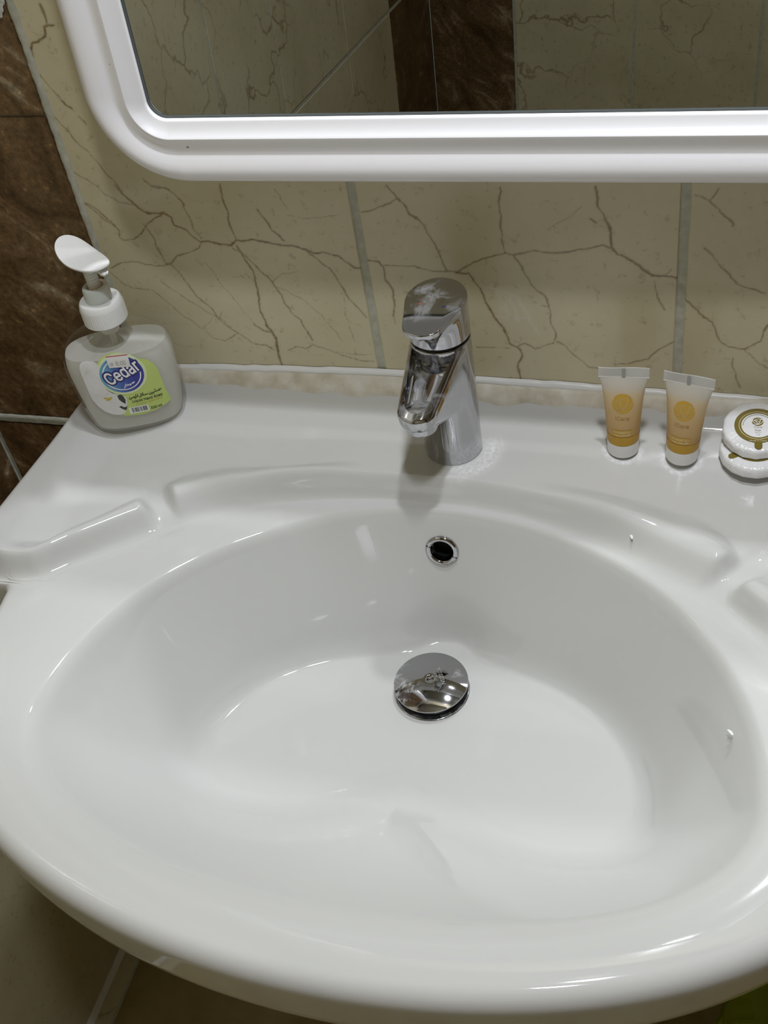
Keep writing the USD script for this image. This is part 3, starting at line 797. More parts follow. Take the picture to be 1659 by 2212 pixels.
ring = lathe([(0.0098, -0.006), (0.0098, 0.0008), (0.0104, 0.0022), (0.0120, 0.0031), (0.0138, 0.0026), (0.0152, 0.0010), (0.0155, -0.0015)], 72)
ring.apply_transform(frame_at(OV, OVN))
part(bas, 'overflow_ring', ring, M_CHROME_RING, smooth=50, label='split chrome ring of the overflow')
cup = lathe([(0.0, -0.016), (0.0100, -0.016), (0.0100, -0.002)], 48)
cup.apply_transform(frame_at(OV, OVN))
cup.invert()
part(bas, 'overflow_hole', cup, M_HOLE, smooth=30, label='dark inside of the overflow')
for s in (-1, 1):
    sl = trimesh.creation.box([0.0046, 0.0004, 0.0010]); sl.apply_translation([0.0124 * s, 0, 0.0026])
    sl.apply_transform(trimesh.transformations.rotation_matrix(math.radians(-20), [0, 0, 1])); sl.apply_transform(frame_at(OV, OVN))
    part(bas, 'ring_split', sl, M_BLACK)
ped = []
for zz_, a_, b_ in ((-0.868, 0.135, 0.115), (-0.80, 0.125, 0.105), (-0.50, 0.112, 0.095), (-0.25, 0.130, 0.110), (-0.17, 0.150, 0.13)):
    ped.append(np.c_[a_ * np.sin(TH_[::10]), -0.215 + b_ * np.cos(TH_[::10]), np.full(NT // 10, zz_)])
q = grid_faces(len(ped), NT // 10, True)
part(bas, 'pedestal', trimesh.Trimesh(np.vstack(ped), np.vstack([q[:, [0, 2, 1]], q[:, [0, 3, 2]]])[:, ::-1], process=False), M_CERAMIC, smooth=True, attrs={'lime': np.zeros(len(ped) * (NT // 10))})

# sealant between basin and wall
tr = thing('trim_1', 'white sealant bead with old beige sealant below it, along the back of the basin', kind='structure')
xs = np.linspace(-0.391, 0.391, 420)
zc = np.interp(xs, [-0.40, -0.29, -0.20, -0.07, 0.0, 0.10, 0.26, 0.40], [0.0200, 0.0205, 0.0245, 0.0280, 0.0255, 0.0225, 0.0190, 0.0185]) + 0.0012 * (meshkit.noise(np.c_[xs * 90, xs * 0, xs * 0]) - 0.5)
hw = 0.0040 + 0.0010 * (meshkit.noise(np.c_[xs * 40, xs * 0, xs * 0 + 7]) - 0.5)
rows = []
for a in np.linspace(-90, 90, 11):
    rows.append(np.c_[xs, np.full(len(xs), -0.0005 - 0.0042 * math.cos(math.radians(a))), zc + hw * math.sin(math.radians(a))])
V = np.stack(rows, 0).reshape(-1, 3)
q = grid_faces(11, len(xs))
part(tr, 'sealant_bead', trimesh.Trimesh(V, np.vstack([q[:, [0, 1, 2]], q[:, [0, 2, 3]]]), process=False), M_CAULK, smooth=True)
low = -0.0122 + 0.0055 * (meshkit.fbm(np.c_[xs * 38, xs * 0, xs * 0 + 3], 6) - 0.5) * sstep(np.abs(xs + 0.05), 0, 0.02) - 0.002
rows = []
for s in np.linspace(0, 1, 9):
    y = low + (-0.0015 - low) * s
    lift = 0.0009 * sstep(s, 0.0, 0.12) + 0.0004 * meshkit.noise(np.c_[xs * 260, y * 400, xs * 0]) * (s > 0.05)
    rows.append(np.c_[xs, y - 0.6 * lift, z_top(xs, y) + lift - (0.0004 if s == 0 else 0) + sstep(s, 0.55, 1.0) * np.maximum(zc - 0.5 * hw - z_top(xs, y), 0)])
V = np.stack(rows, 0).reshape(-1, 3)
q = grid_faces(9, len(xs))
part(tr, 'old_sealant', trimesh.Trimesh(V, np.vstack([q[:, [0, 1, 2]], q[:, [0, 2, 3]]]), process=False), M_OLD_CAULK, smooth=True, label='beige older sealant with a ragged lower edge')

# ------------------------------------------------------------------ drain stopper
PZ = -DEPTH
st = thing('drain_stopper', 'round domed chrome pop-up drain stopper in the bottom of the bowl', 'drain stopper', (DC[0] - 0.004, DC[1] - 0.006, PZ))
part(st, 'drain_flange', lathe([(0.019, -0.004), (0.0325, 0.0004), (0.0335, 0.0016), (0.0318, 0.0024), (0.026, 0.0012), (0.019, -0.004)], 96), M_CHROME_RING, smooth=50)
part(st, 'rubber_seal', lathe([(0.0, -0.004), (0.026, 0.0008), (0.0285, 0.002), (0.0298, 0.0072), (0.0290, 0.0098), (0.0, 0.0098)], 96), M_BLACK, smooth=40, label='black rubber seal under the cap')
pr = [(0.0, 0.0098), (0.0310, 0.0098), (0.0326, 0.0104), (0.0331, 0.0114), (0.0328, 0.0122)]
pr += [(r, 0.0122 + 0.0052 * (1 - (r / 0.0328) ** 2)) for r in (0.031, 0.029, 0.026, 0.022, 0.017, 0.012, 0.007, 0.0045)]
pr += [(0.0036, 0.0168), (0.003, 0.0162), (0.0022, 0.0150), (0.0, 0.0148)]
part(st, 'stopper_cap', lathe(pr, 128), M_CHROME_CAP, smooth=40, label='domed chrome cap with a small centre dimple')


def cap_map(p2, lift=0.00012):
    r2 = (p2 ** 2).sum(1)
    return np.c_[p2, 0.0122 + 0.0052 * (1 - r2 / 0.0328 ** 2) + lift]


word = unary_union([fit_text('NIDICA', -0.0095, 0.0095, -0.0115, height=0.0034), fit_text('ITALY', -0.0045, 0.0045, -0.0062, height=0.0019)])
word = affinity.rotate(word, 118, origin=(0, 0))
part(st, 'engraved_lettering', decal(word, cap_map, 0.002), P_GREY, label='faint lettering engraved in the cap')

# ------------------------------------------------------------------ tap
FA = np.array([-0.003, -0.067])
ROT = math.radians(-8.0)          # the spout points into the room, turned a little to the left


def circ(r, z, n=144, c=(0, 0), sx=1.0, sy=1.0):
    a = np.linspace(0, 2 * np.pi, n, endpoint=False)
    return np.c_[c[0] + r * sx * np.cos(a), c[1] + r * sy * np.sin(a), np.full(n, z) if np.ndim(z) == 0 else z]


def hull(*pts):
    return m3d.Manifold.hull_points(np.vstack(pts))


tap = thing('tap', 'single lever chrome basin tap with water spots', 'tap', (FA[0], FA[1], 0.0), rotz=ROT)
body = hull(circ(0.0247, 0.0), circ(0.0252, 0.0015), circ(0.0250, 0.1185), circ(0.0244, 0.1195))
nose = []
for a in np.linspace(-90, 90, 61):
    ca, sa = math.cos(math.radians(a)), math.sin(math.radians(a))
    for hz, sh in ((0.0765, 0.0155), (0.0795, 0.0172), (0.0855, 0.0178), (0.0890, 0.0170), (0.0902, 0.0156)):
        nose.append((sa * sh, -0.0565 - ca * sh * 1.05, hz + 0.0010 * (1 - ca)))
spout = hull(circ(0.0246, 0.1175), np.array(nose), circ(0.017, 0.052, c=(0, -0.004)))
# shallow trough along the top of the spout
trough = hull(circ(0.0205, 0.1400, c=(0, -0.004), sy=0.6), np.c_[circ(0.0205, 0.0, c=(0, 0), sy=0.6)[:, 0], circ(0.0205, 0.0, c=(0, 0), sy=0.6)[:, 1] - 0.004, np.full(144, 0.1155) ],
              circ(0.0090, 0.1000, c=(0, -0.058)), circ(0.0115, 0.0935, c=(0, -0.0575)) - [0, 0, 0.0045])
full = body + (spout - trough)
full = full - hull(circ(0.0228, 0.1165), circ(0.0228, 0.13))
part(tap, 'tap_body', tm(full), M_CHROME, smooth=38)
part(tap, 'aerator', lathe([(0.0, 0.068), (0.0112, 0.068), (0.0128, 0.0685), (0.0134, 0.070), (0.0134, 0.0778), (0.012, 0.079)], 72, center=(0, -0.0560)), M_CHROME_RING, smooth=35, label='round aerator under the spout')
part(tap, 'gap_ring', lathe([(0.0, 0.1165), (0.0226, 0.1165), (0.0230, 0.1240), (0.0, 0.1240)], 72), M_BLACK, smooth=30, label='black ring under the lever')
# lever: drum with a sloping top drawn out into a lip
SL = 0.14


def ztop(y):
    return 0.1505 + SL * (y + 0.035)


def lever_outline(grow=0.0):
    a = np.linspace(0, 2 * np.pi, 128, endpoint=False)
    back = [(0.0252 * math.cos(q), 0.0252 * math.sin(q)) for q in np.linspace(math.radians(-18), math.radians(198), 60)]
    lip = [(0.0165 * math.cos(q), -0.0305 + 0.0125 * math.sin(q)) for q in np.linspace(math.radians(200), math.radians(340), 40)]
    pl = Polygon(back + lip).convex_hull.buffer(grow)
    return np.array(pl.exterior.coords)[:-1]


NL = 180
la = np.linspace(0, 2 * np.pi, NL, endpoint=False)


def polar(pts):
    ring_ = np.array(Polygon(pts).exterior.segmentize(0.0003).coords)[:-1]
    an, rr_ = np.mod(np.arctan2(ring_[:, 1], ring_[:, 0]), 2 * np.pi), np.hypot(ring_[:, 0], ring_[:, 1])
    o_ = np.argsort(an)
    return np.interp(la, an[o_], rr_[o_], period=2 * np.pi)


r_out, r_in = polar(lever_outline(0.0)), polar(lever_outline(-0.0008))
r_c = 0.0251
rows = [(np.full(NL, 0.0), np.full(NL, 0.1222)), (np.full(NL, 0.0240), np.full(NL, 0.1222)), (np.full(NL, r_c), np.full(NL, 0.1232))]
for w_, f_ in ((0.0, 0.0), (0.0, 0.25), (0.06, 0.5), (0.22, 0.72), (0.55, 0.90), (0.92, 0.985), (1.0, 1.0)):
    rad_ = r_c + w_ * (r_out - r_c)
    zt_ = ztop(r_out * np.sin(la)) - 0.0042
    rows.append((rad_, 0.1240 + (zt_ - 0.1240) * f_))
rows.append((r_out, ztop(r_out * np.sin(la)) - 0.0009))
rows.append(((r_out + r_in) / 2 + 0.0001, ztop(r_out * np.sin(la)) - 0.0003))
for k_ in (1.0, 0.75, 0.5, 0.25, 0.0):
    rows.append((r_in * k_, ztop(r_in * k_ * np.sin(la))))
V = np.vstack([np.c_[r_ * np.cos(la), r_ * np.sin(la), z_] for r_, z_ in rows])
q = grid_faces(len(rows), NL, True)
part(tap, 'lever', trimesh.Trimesh(V, np.vstack([q[:, [0, 1, 2]], q[:, [0, 2, 3]]]), process=False), M_CHROME, smooth=32, label='chrome lever with a flat sloping top')
for s, c_ in ((-1, P_RED), (1, P_NAVY)):
    dot = affinity.translate(affinity.scale(Point(0, 0).buffer(0.0011), 1.6, 0.6), 0.010 * s, -0.008)
    part(tap, 'temperature_mark', decal(dot, lambda p2: np.c_[p2, ztop(p2[:, 1]) + 0.0001], 0.002), c_, label='small %s mark on the lever' % ('red' if s < 0 else 'blue'))

# ------------------------------------------------------------------ mirror
mir = thing('mirror', 'wall mirror in a thick rounded white plastic frame', 'mirror')
MW, MH = 0.592, 0.715
TB = np.stack([[1.0, 0, 0], MIR_U, MIR_N])


def to_mirror(u, v, h):
    return MIR_O + np.c_[u, v, h] @ TB


def rrect(inset, rad, n=24):
    """rounded rectangle points of the frame (u centred, v from 0 up)"""
    x0, x1, y0, y1 = -MW / 2 + inset, MW / 2 - inset, inset, MH - inset
    pts = []
    for cx_, cy_, a0 in ((x1 - rad, y0 + rad, -90), (x1 - rad, y1 - rad, 0), (x0 + rad, y1 - rad, 90), (x0 + rad, y0 + rad, 180)):
        for a in np.linspace(a0, a0 + 90, n):
            pts.append((cx_ + rad * math.cos(math.radians(a)), cy_ + rad * math.sin(math.radians(a))))
    return np.array(pts)


prof = [(0.004, 0.000), (0.001, 0.003), (0.0, 0.010), (0.0008, 0.0160), (0.0030, 0.0210), (0.0065, 0.0248), (0.0110, 0.0268), (0.0150, 0.0268), (0.0190, 0.0252), (0.0225, 0.0228), (0.0250, 0.0208),
        (0.0272, 0.0202), (0.0300, 0.0208), (0.0335, 0.0226), (0.0362, 0.0240), (0.0378, 0.0242), (0.0390, 0.0234), (0.0408, 0.0216), (0.0435, 0.0196), (0.0465, 0.0180), (0.0485, 0.0172), (0.0496, 0.0166), (0.0502, 0.0155), (0.0502, 0.0115)]
W_ = 0.0502
P = []
b0 = rrect(0.007, 0.069)                         # the frame's back edge meets the wall all round
bp = to_mirror(b0[:, 0], b0[:, 1], np.zeros(len(b0)))
P.append(np.c_[bp[:, 0], np.full(len(bp), -0.0003), bp[:, 2] + 0.003])
for s, h in prof:
    rr_ = rrect(s, 0.076 - (0.076 - 0.014) * (s / W_))
    P.append(to_mirror(rr_[:, 0], rr_[:, 1], np.full(len(rr_), h)))
q = grid_faces(len(P), len(P[0]), True)
part(mir, 'frame', trimesh.Trimesh(np.vstack(P), np.vstack([q[:, [0, 1, 2]], q[:, [0, 2, 3]]]), process=False), M_WHITE_FRAME, smooth=40)
gl = rrect(W_ - 0.0015, 0.014)
c_ = np.vstack([to_mirror(gl[:, 0], gl[:, 1], np.full(len(gl), GLASS_H)), to_mirror(np.array([0.0]), np.array([MH / 2]), np.array([GLASS_H]))])
n_ = len(gl)
part(mir, 'glass', trimesh.Trimesh(c_, [[k, (k + 1) % n_, n_] for k in range(n_)], process=False), M_MIRROR)
g1, g2 = rrect(W_ - 0.0002, 0.0140), rrect(W_ + 0.0013, 0.0132)
P = [to_mirror(g1[:, 0], g1[:, 1], np.full(len(g1), 0.0138)), to_mirror(g2[:, 0], g2[:, 1], np.full(len(g2), 0.0132)), to_mirror(g2[:, 0], g2[:, 1], np.full(len(g2), 0.0121))]
q = grid_faces(3, len(g1), True)
part(mir, 'gasket', trimesh.Trimesh(np.vstack(P), np.vstack([q[:, [0, 1, 2]], q[:, [0, 2, 3]]]), process=False), plain('gasket_grey', (0.10, 0.11, 0.11), 0.3), smooth=30, label='thin grey gasket round the glass')

# ------------------------------------------------------------------ soap dispenser
def sup(a, b, n, k=120):
    t_ = np.linspace(0, 2 * np.pi, k, endpoint=False)
    c, s = np.cos(t_), np.sin(t_)
    return np.c_[a * np.sign(c) * np.abs(c) ** (2 / n), b * np.sign(s) * np.abs(s) ** (2 / n)]


BZ = [0.0, 0.0015, 0.005, 0.012, 0.03, 0.05, 0.070, 0.082, 0.091, 0.098, 0.103, 0.106, 0.108, 0.112, 0.116]
BA = [0.036, 0.041, 0.0435, 0.0455, 0.0485, 0.0505, 0.0515, 0.0500, 0.0455, 0.0380, 0.0290, 0.0210, 0.0165, 0.0150, 0.0150]
BB = [0.019, 0.0225, 0.0245, 0.0255, 0.0265, 0.0272, 0.0275, 0.0270, 0.0250, 0.0220, 0.0190, 0.0170, 0.0155, 0.0150, 0.0150]
BN = [2.7, 2.7, 2.7, 2.7, 2.7, 2.7, 2.7, 2.6, 2.5, 2.4, 2.2, 2.1, 2.0, 2.0, 2.0]
iA, iB, iN = (PchipInterpolator(BZ, q_) for q_ in (BA, BB, BN))


def bottle_loft(z0, z1, n, inset=0.0, cap0=True, cap1=False, k=120):
    P = []
    for z in np.linspace(z0, z1, n):
        P.append(np.c_[sup(iA(z) - inset, iB(z) - inset, iN(z), k), np.full(k, z)])
    V = np.vstack(P)
    q = grid_faces(n, k, True)
    F = np.vstack([q[:, [0, 1, 2]], q[:, [0, 2, 3]]])
    for on, base, z in ((cap0, 0, z0), (cap1, (n - 1) * k, z1)):
        if on:
            V = np.vstack([V, [[0, 0, z]]])
            c = len(V) - 1
            F = np.vstack([F, [[base + (j + 1) % k, base + j, c] if base == 0 else [base + j, base + (j + 1) % k, c] for j in range(k)]])
    return trimesh.Trimesh(V, F, process=False)


def bottle_front(lift):
    def f(p2):
        x, z = p2[:, 0], p2[:, 1]
        a, b, n = iA(z), iB(z), iN(z)
        return np.c_[x, -b * np.clip(1 - np.abs(np.clip(x / a, -0.999, 0.999)) ** n, 0, 1) ** (1 / n) - lift, z]
    return f


bo = thing('soap_dispenser', 'clear pump bottle half full of cloudy liquid hand soap', 'soap dispenser', (-0.318, -0.052, 0.0), rotz=math.radians(22))
part(bo, 'bottle', bottle_loft(0.0, 0.116, 60), M_BOTTLE, smooth=50)
part(bo, 'liquid_soap', bottle_loft(0.0035, 0.0850, 34, inset=0.0022, cap1=True), M_LIQUID, smooth=50, label='cloudy grey-white liquid soap')
# front label
green = Polygon([(-.0155, .0834), (-.0130, .0868), (-.0085, .0896), (-.0030, .0912), (.0030, .0912), (.0095, .0892), (.0150, .0856), (.0190, .0822), (.0232, .0806), (.0285, .0776), (.0325, .0722), (.0346, .066), (.035, .0547), (.0356, .0393), (.0372, .0300),
                 (.0366, .0268), (.0331, .0246), (.0215, .0209), (.0072, .0194), (-.0062, .0208), (-.0131, .0237), (-.010, .045)]).buffer(.001).buffer(-.001)
petal = Polygon([(-.0334, .0760), (-.0333, .08), (-.0318, .0842), (-.0285, .0868), (-.0239, .0873), (-.0182, .0863), (-.0155, .0834), (-.0153, .0743), (-.016, .0612), (-.016, .0545), (-.0115, .0493), (-.006, .0472), (-.002, .0445), (-.0010, .0405), (-.0018, .0355),
                 (-.004, .030), (-.0075, .0240), (-.0120, .0234), (-.0188, .0250), (-.0245, .0290), (-.0290, .0350), (-.0328, .0448), (-.0334, .0584)]).buffer(.0015).buffer(-.0015)
DCX, DCZ, DR = 0.0025, 0.0682, 0.0198
disc = Point(DCX, DCZ).buffer(DR, 64)
halo = Point(DCX, DCZ).buffer(DR + 0.0026, 64)
lb = part(bo, 'front_label', decal(unary_union([green, halo]), bottle_front(0.00035), 0.002), P_LIME, smooth=True, label='lime green and white printed label')


def sub(parent, name, mesh, m_, **kw):
    return part(parent, name, mesh, m_, smooth=True, **kw)


sub(lb, 'label_halo', decal(halo.difference(petal), bottle_front(0.00050), 0.002), P_PALE)
sub(lb, 'label_flower', decal(petal, bottle_front(0.00055), 0.002), P_PAPER, label='white flower picture on the label')
sub(lb, 'label_leaf', decal(Polygon([(-.0084, .0462), (-.0050, .0470), (-.0033, .0448), (-.0024, .0400), (-.0036, .0352), (-.0060, .0378), (-.0082, .0415)]).intersection(petal), bottle_front(0.00065), 0.002), P_DARK)
sub(lb, 'label_shadow', decal(Polygon([(-.0105, .0330), (-.0080, .0338), (-.0068, .0318), (-.0040, .0315), (-.0026, .0335), (-.0034, .0300), (-.0056, .0280), (-.0080, .0298)]).intersection(petal), bottle_front(0.00065), 0.002), P_DARK)
sub(lb, 'label_stamen', decal(unary_union([LineString([(-.0205, .0452), (-.0165, .0440), (-.0145, .0448)]).buffer(.0009), LineString([(-.0190, .0425), (-.0160, .0430)]).buffer(.0007)]), bottle_front(0.00065), 0.002), P_YELLOW)
sub(lb, 'label_disc', decal(disc.difference(affinity.translate(petal, -0.004, 0).buffer(-0.001)), bottle_front(0.00070), 0.002), P_BLUE, label='blue round badge on the label')
arc = LineString([(DCX + 0.0168 * math.cos(a), DCZ + 0.0168 * math.sin(a)) for a in np.linspace(math.radians(95), math.radians(380), 80)]).buffer(0.00055)
sub(lb, 'badge_ring', decal(arc, bottle_front(0.00082), 0.002), P_WHITE)
ced = affinity.rotate(fit_text('Cedar', -0.0120, 0.0222, 0.0, bold=True, height=0.0128), 20, origin=(0.0, 0.0))
ced = affinity.translate(ced, 0.0005, 0.0630)
sub(lb, 'brand_shadow', decal(ced.buffer(0.0016, 6), bottle_front(0.00090), 0.002), P_NAVY)
sub(lb, 'brand_lettering', decal(ced, bottle_front(0.00105), 0.002), P_WHITE, label='white lettering Cedar')


def strokes(lines, x0, y0, w, h, pen, slope=0.0):
    """pen strokes given in a unit box"""
    return unary_union([LineString([(x0 + w * a, y0 + h * b + slope * w * a) for a, b in l]).buffer(pen) if len(l) > 1 else Point(x0 + w * l[0][0], y0 + h * l[0][1] + slope * w * l[0][0]).buffer(pen * 1.25) for l in lines])


AR_CEDAR = [[(1.0, .70), (.98, .42), (.92, .40), (.90, .62), (.89, .40), (.82, .40), (.80, .62), (.79, .40), (.68, .38), (.60, .40), (.59, .60), (.58, .40), (.46, .40)], [(.56, .20)], [(.61, .20)],
            [(.30, .72), (.40, .62), (.42, .42), (.26, .38)], [(.18, 1.0), (.18, .38)], [(.06, .62), (.08, .40), (.02, .16), (-.06, .08)]]
sub(lb, 'arabic_brand', decal(strokes(AR_CEDAR, .0010, .0530, .0102, .0042, .00035, .27), bottle_front(0.00085), 0.002), P_WHITE, label='small white Arabic brand lettering')
AR_SOAP = [[(1.0, .58), (.97, .75), (.93, .70), (.90, .50), (.96, .48)], [(.90, .50), (.86, .62), (.85, .48), (.80, .48)], [(.80, 1.0), (.80, .46)], [(.76, .60), (.76, .48), (.71, .48)], [(.74, .25)], [(.69, .55), (.71, .42), (.67, .25)],
           [(.66, .58), (.65, .32), (.60, .28), (.58, .55)], [(.62, .72)],
           [(.54, .62), (.53, .48), (.50, .48), (.49, .60), (.48, .48), (.46, .60), (.45, .48), (.40, .48)], [(.40, 1.0), (.40, .46)], [(.37, .65), (.36, .48), (.33, .48)], [(.36, .80)], [(.33, 1.0), (.32, .40), (.28, .28), (.26, .50)],
           [(.22, 1.0), (.22, .48), (.16, .48)], [(.16, 1.0), (.16, .48), (.10, .48)], [(.12, .60), (.12, .48)], [(.11, .25)], [(.13, .25)], [(.08, .75), (.10, .60), (.08, .48), (.03, .48), (.02, .60), (.01, .48)], [(-.01, .55), (-.02, .30), (-.06, .28), (-.08, .55)], [(-.05, .72)]]
sub(lb, 'arabic_text', decal(strokes(AR_SOAP, .0035, .0376, .0285, .0058, .00032, .05), bottle_front(0.00055), 0.002), P_INK)
sub(lb, 'product_text', decal(fit_text('Liquid Hand Soap', .0030, .0315, .0349, bold=True, slope=0.02, height=.0028), bottle_front(0.00055), 0.002), P_INK)
AR_J = [[(1.0, 1.0), (1.0, .4), (.92, .4)], [(.86, .9), (.86, .4), (.78, .4), (.76, .6), (.74, .4)], [(.70, .4), (.62, .4), (.60, .6), (.58, .4), (.55, .6), (.53, .4), (.50, .4), (.47, .6), (.45, .4)], [(.42, .5), (.40, .25), (.34, .25), (.33, .5)], [(.38, .7)]]
sub(lb, 'arabic_scent', decal(strokes(AR_J, .0115, .0306, .0185, .0040, .00028, .03), bottle_front(0.00055), 0.002), P_YELLOW)
sub(lb, 'scent_text', decal(fit_text('JASMINE', .0052, .0158, .0312, slope=0.02, height=.0019), bottle_front(0.00055), 0.002), P_YELLOW)
sub(lb, 'volume_text', decal(fit_text('300 ml', .0172, .0280, .0232, bold=True, slope=0.02, height=.0027), bottle_front(0.00055), 0.002), P_INK)
bar = box(-.0026, .0222, .0156, .0298)
sub(lb, 'bar_code_panel', decal(bar, bottle_front(0.00050), 0.002), P_WHITE)
rb = random.Random(3)
bars, xb = [], -.0006
while xb < .0142:
    w_ = rb.choice([.00025, .00035, .0006])
    bars.append(box(xb, .0236, xb + w_, .0289))
    xb += w_ + rb.choice([.00025, .0004, .0006])
sub(lb, 'bar_code', decal(unary_union(bars), bottle_front(0.00062), 0.002), P_INK)
stk = Polygon([(-.0064, .0902), (.0137, .0886), (.0129, .0757), (-.0059, .0778)])
ps = sub(bo, 'price_sticker', decal(stk, bottle_front(0.00125), 0.002), P_STICKER, label='white price sticker with a red line')
sub(ps, 'sticker_line', decal(LineString([(-.0058, .0892), (.0130, .0877)]).buffer(.0004), bottle_front(0.0014), 0.002), P_RED)
sub(ps, 'sticker_price', decal(unary_union([fit_text('8.00', .0010, .0096, .0792, slope=-0.08, height=.0042), fit_text('SR', -.0042, -.0016, .0797, slope=-0.08, height=.0030)]), bottle_front(0.0014), 0.002), P_GREY)
# pump
pr = []
a = np.linspace(0, 2 * np.pi, 240, endpoint=False)
rib = 1 + 0.012 * (np.cos(a * 60) > 0.0)
V, hs = [], [(0.0165, 0.1115, 0), (0.0192, 0.1115, 0), (0.0198, 0.1125, 1), (0.0198, 0.1270, 1), (0.0196, 0.1285, 0), (0.0190, 0.1315, 0), (0.0178, 0.1330, 0), (0.0120, 0.1334, 0)]
for r_, z_, w_ in hs:
    f = rib if w_ else 1.0
    V.append(np.c_[r_ * f * np.cos(a), r_ * f * np.sin(a), np.full(240, z_)])
q = grid_faces(len(hs), 240, True)
part(bo, 'ribbed_collar', trimesh.Trimesh(np.vstack(V), np.vstack([q[:, [0, 1, 2]], q[:, [0, 2, 3]]]), process=False), M_PUMP, smooth=30)
part(bo, 'pump_neck', lathe([(0.0122, 0.1330), (0.0120, 0.1440), (0.0112, 0.1462), (0.0080, 0.1468), (0.0072, 0.1440), (0.0072, 0.140)], 64), M_STEM, smooth=40)
sp = [(0.0058, 0.140)]
for k in range(9):
    sp += [(0.0058, 0.1485 + k * 0.0028), (0.0052, 0.1494 + k * 0.0028), (0.0058, 0.1505 + k * 0.0028)]
sp += [(0.0060, 0.1745)]
part(bo, 'pump_stem', lathe(sp, 40), M_STEM, smooth=40)
part(bo, 'dip_tube', lathe([(0.0030, 0.010), (0.0030, 0.098), (0.0085, 0.100), (0.0090, 0.114)], 32), M_STEM, smooth=40)
# saddle-shaped press head: an oval plate with both ends turned up
NU, NV = 64, 14
HA, HB = 0.0315, 0.0150
top, bot = [], []
for r_ in np.linspace(0, 1, NV):
    u = HA * r_ * np.cos(np.linspace(0, 2 * np.pi, NU, endpoint=False))
    w_ = HB * r_ * np.sin(np.linspace(0, 2 * np.pi, NU, endpoint=False)) * (1 + 0.20 * (-u / HA) + 0.22 * (u / HA) ** 2)
    z_ = 0.1745 + 9.5 * np.clip(-u, 0, 1) ** 2 * (1 + 0.15) + 1.6 * np.clip(u, 0, 1) ** 2 - 9.0 * w_ ** 2 * (1 + 0.6 * u / HA) + 0.0006 * r_
    top.append(np.c_[u, w_, z_])
    bot.append(np.c_[u * 0.985, w_ * 0.97, z_ - 0.0042 + 0.0022 * sstep(r_, 0.75, 1.0)])
edge = np.c_[top[-1][:, 0] * 1.008, top[-1][:, 1] * 1.01, top[-1][:, 2] - 0.0012]
P = top + [edge] + bot[::-1]
q = grid_faces(len(P), NU, True)
hd = trimesh.Trimesh(np.vstack(P), np.vstack([q[:, [0, 1, 2]], q[:, [0, 2, 3]]]), process=False)
noz = tm(hull(circ(0.0042, 0.1722, 24, c=(0.020, 0)), circ(0.0042, 0.1700, 24, c=(0.026, 0)), circ(0.0042, 0.1742, 24, c=(0.004, 0)), circ(0.0036, 0.1675, 24, c=(0.0265, 0))))
root = lathe([(0.0068, 0.168), (0.0075, 0.1735)], 32)
HR = trimesh.transformations.rotation_matrix(math.radians(-29 - 22), [0, 0, 1])
for nm, mm_ in (('press_head', cat(hd, root)), ('nozzle', noz)):
    mm_.apply_transform(HR)
    part(bo, nm, mm_, M_PUMP, smooth=40)

# ------------------------------------------------------------------ shampoo tubes
LOGO = [[(.78, .52), (.62, .62), (.38, .66), (.08, .65), (-.18, .58), (-.44, .46), (-.66, .28)], [(-.80, .66), (-.90, .45), (-.88, .25), (-.82, .05), (-.68, -.15), (-.50, -.33), (-.30, -.47), (-.10, -.54), (.10, -.56)],
        [(-.62, .27), (-.40, .27), (-.18, .24), (.10, .14), (.37, .00)], [(.45, .64), (.47, .42), (.42, .16), (.34, -.08), (.22, -.30), (.06, -.56)], [(-.32, .25), (-.27, .06), (-.18, -.14), (-.08, -.32), (.04, -.52)],
        [(.96, .46), (.94, .22), (.86, .00), (.72, -.20), (.54, -.38), (.32, -.54), (.10, -.66), (-.30, -.70), (-.70, -.66)]]


def logo_shape(cx_, cy_, r_, pen=0.085):
    cut = unary_union([LineString([(cx_ + r_ * x_, cy_ + r_ * y_) for x_, y_ in l]).buffer(pen * r_ * 0.5) for l in LOGO])
    return Point(cx_, cy_).buffer(r_, 48).difference(cut)


TZ = [0.0135, 0.025, 0.040, 0.055, 0.068, 0.0745, 0.0775]
TW = [0.0132, 0.0138, 0.0148, 0.0160, 0.0178, 0.0194, 0.0203]
TD = [0.0132, 0.0128, 0.0112, 0.0085, 0.0047, 0.0021, 0.0008]
tW, tD = PchipInterpolator(TZ, TW), PchipInterpolator(TZ, TD)


def tube_front(lift):
    def f(p2):
        x, z = p2[:, 0], p2[:, 1]
        a, b = tW(z), tD(z)
        return np.c_[x, -b * np.sqrt(np.clip(1 - (x / a) ** 2, 0, 1)) - lift, z]
    return f


def tube_sheet(z0, z1, n, lift=0.0):
    t_ = np.linspace(0, 2 * np.pi, 72, endpoint=False)
    P = [np.c_[(tW(z) + lift) * np.cos(t_), (tD(z) + lift) * np.sin(t_), np.full(72, z)] for z in np.linspace(z0, z1, n)]
    q = grid_faces(n, 72, True)
    return trimesh.Trimesh(np.vstack(P), np.vstack([q[:, [0, 1, 2]], q[:, [0, 2, 3]]]), process=False)


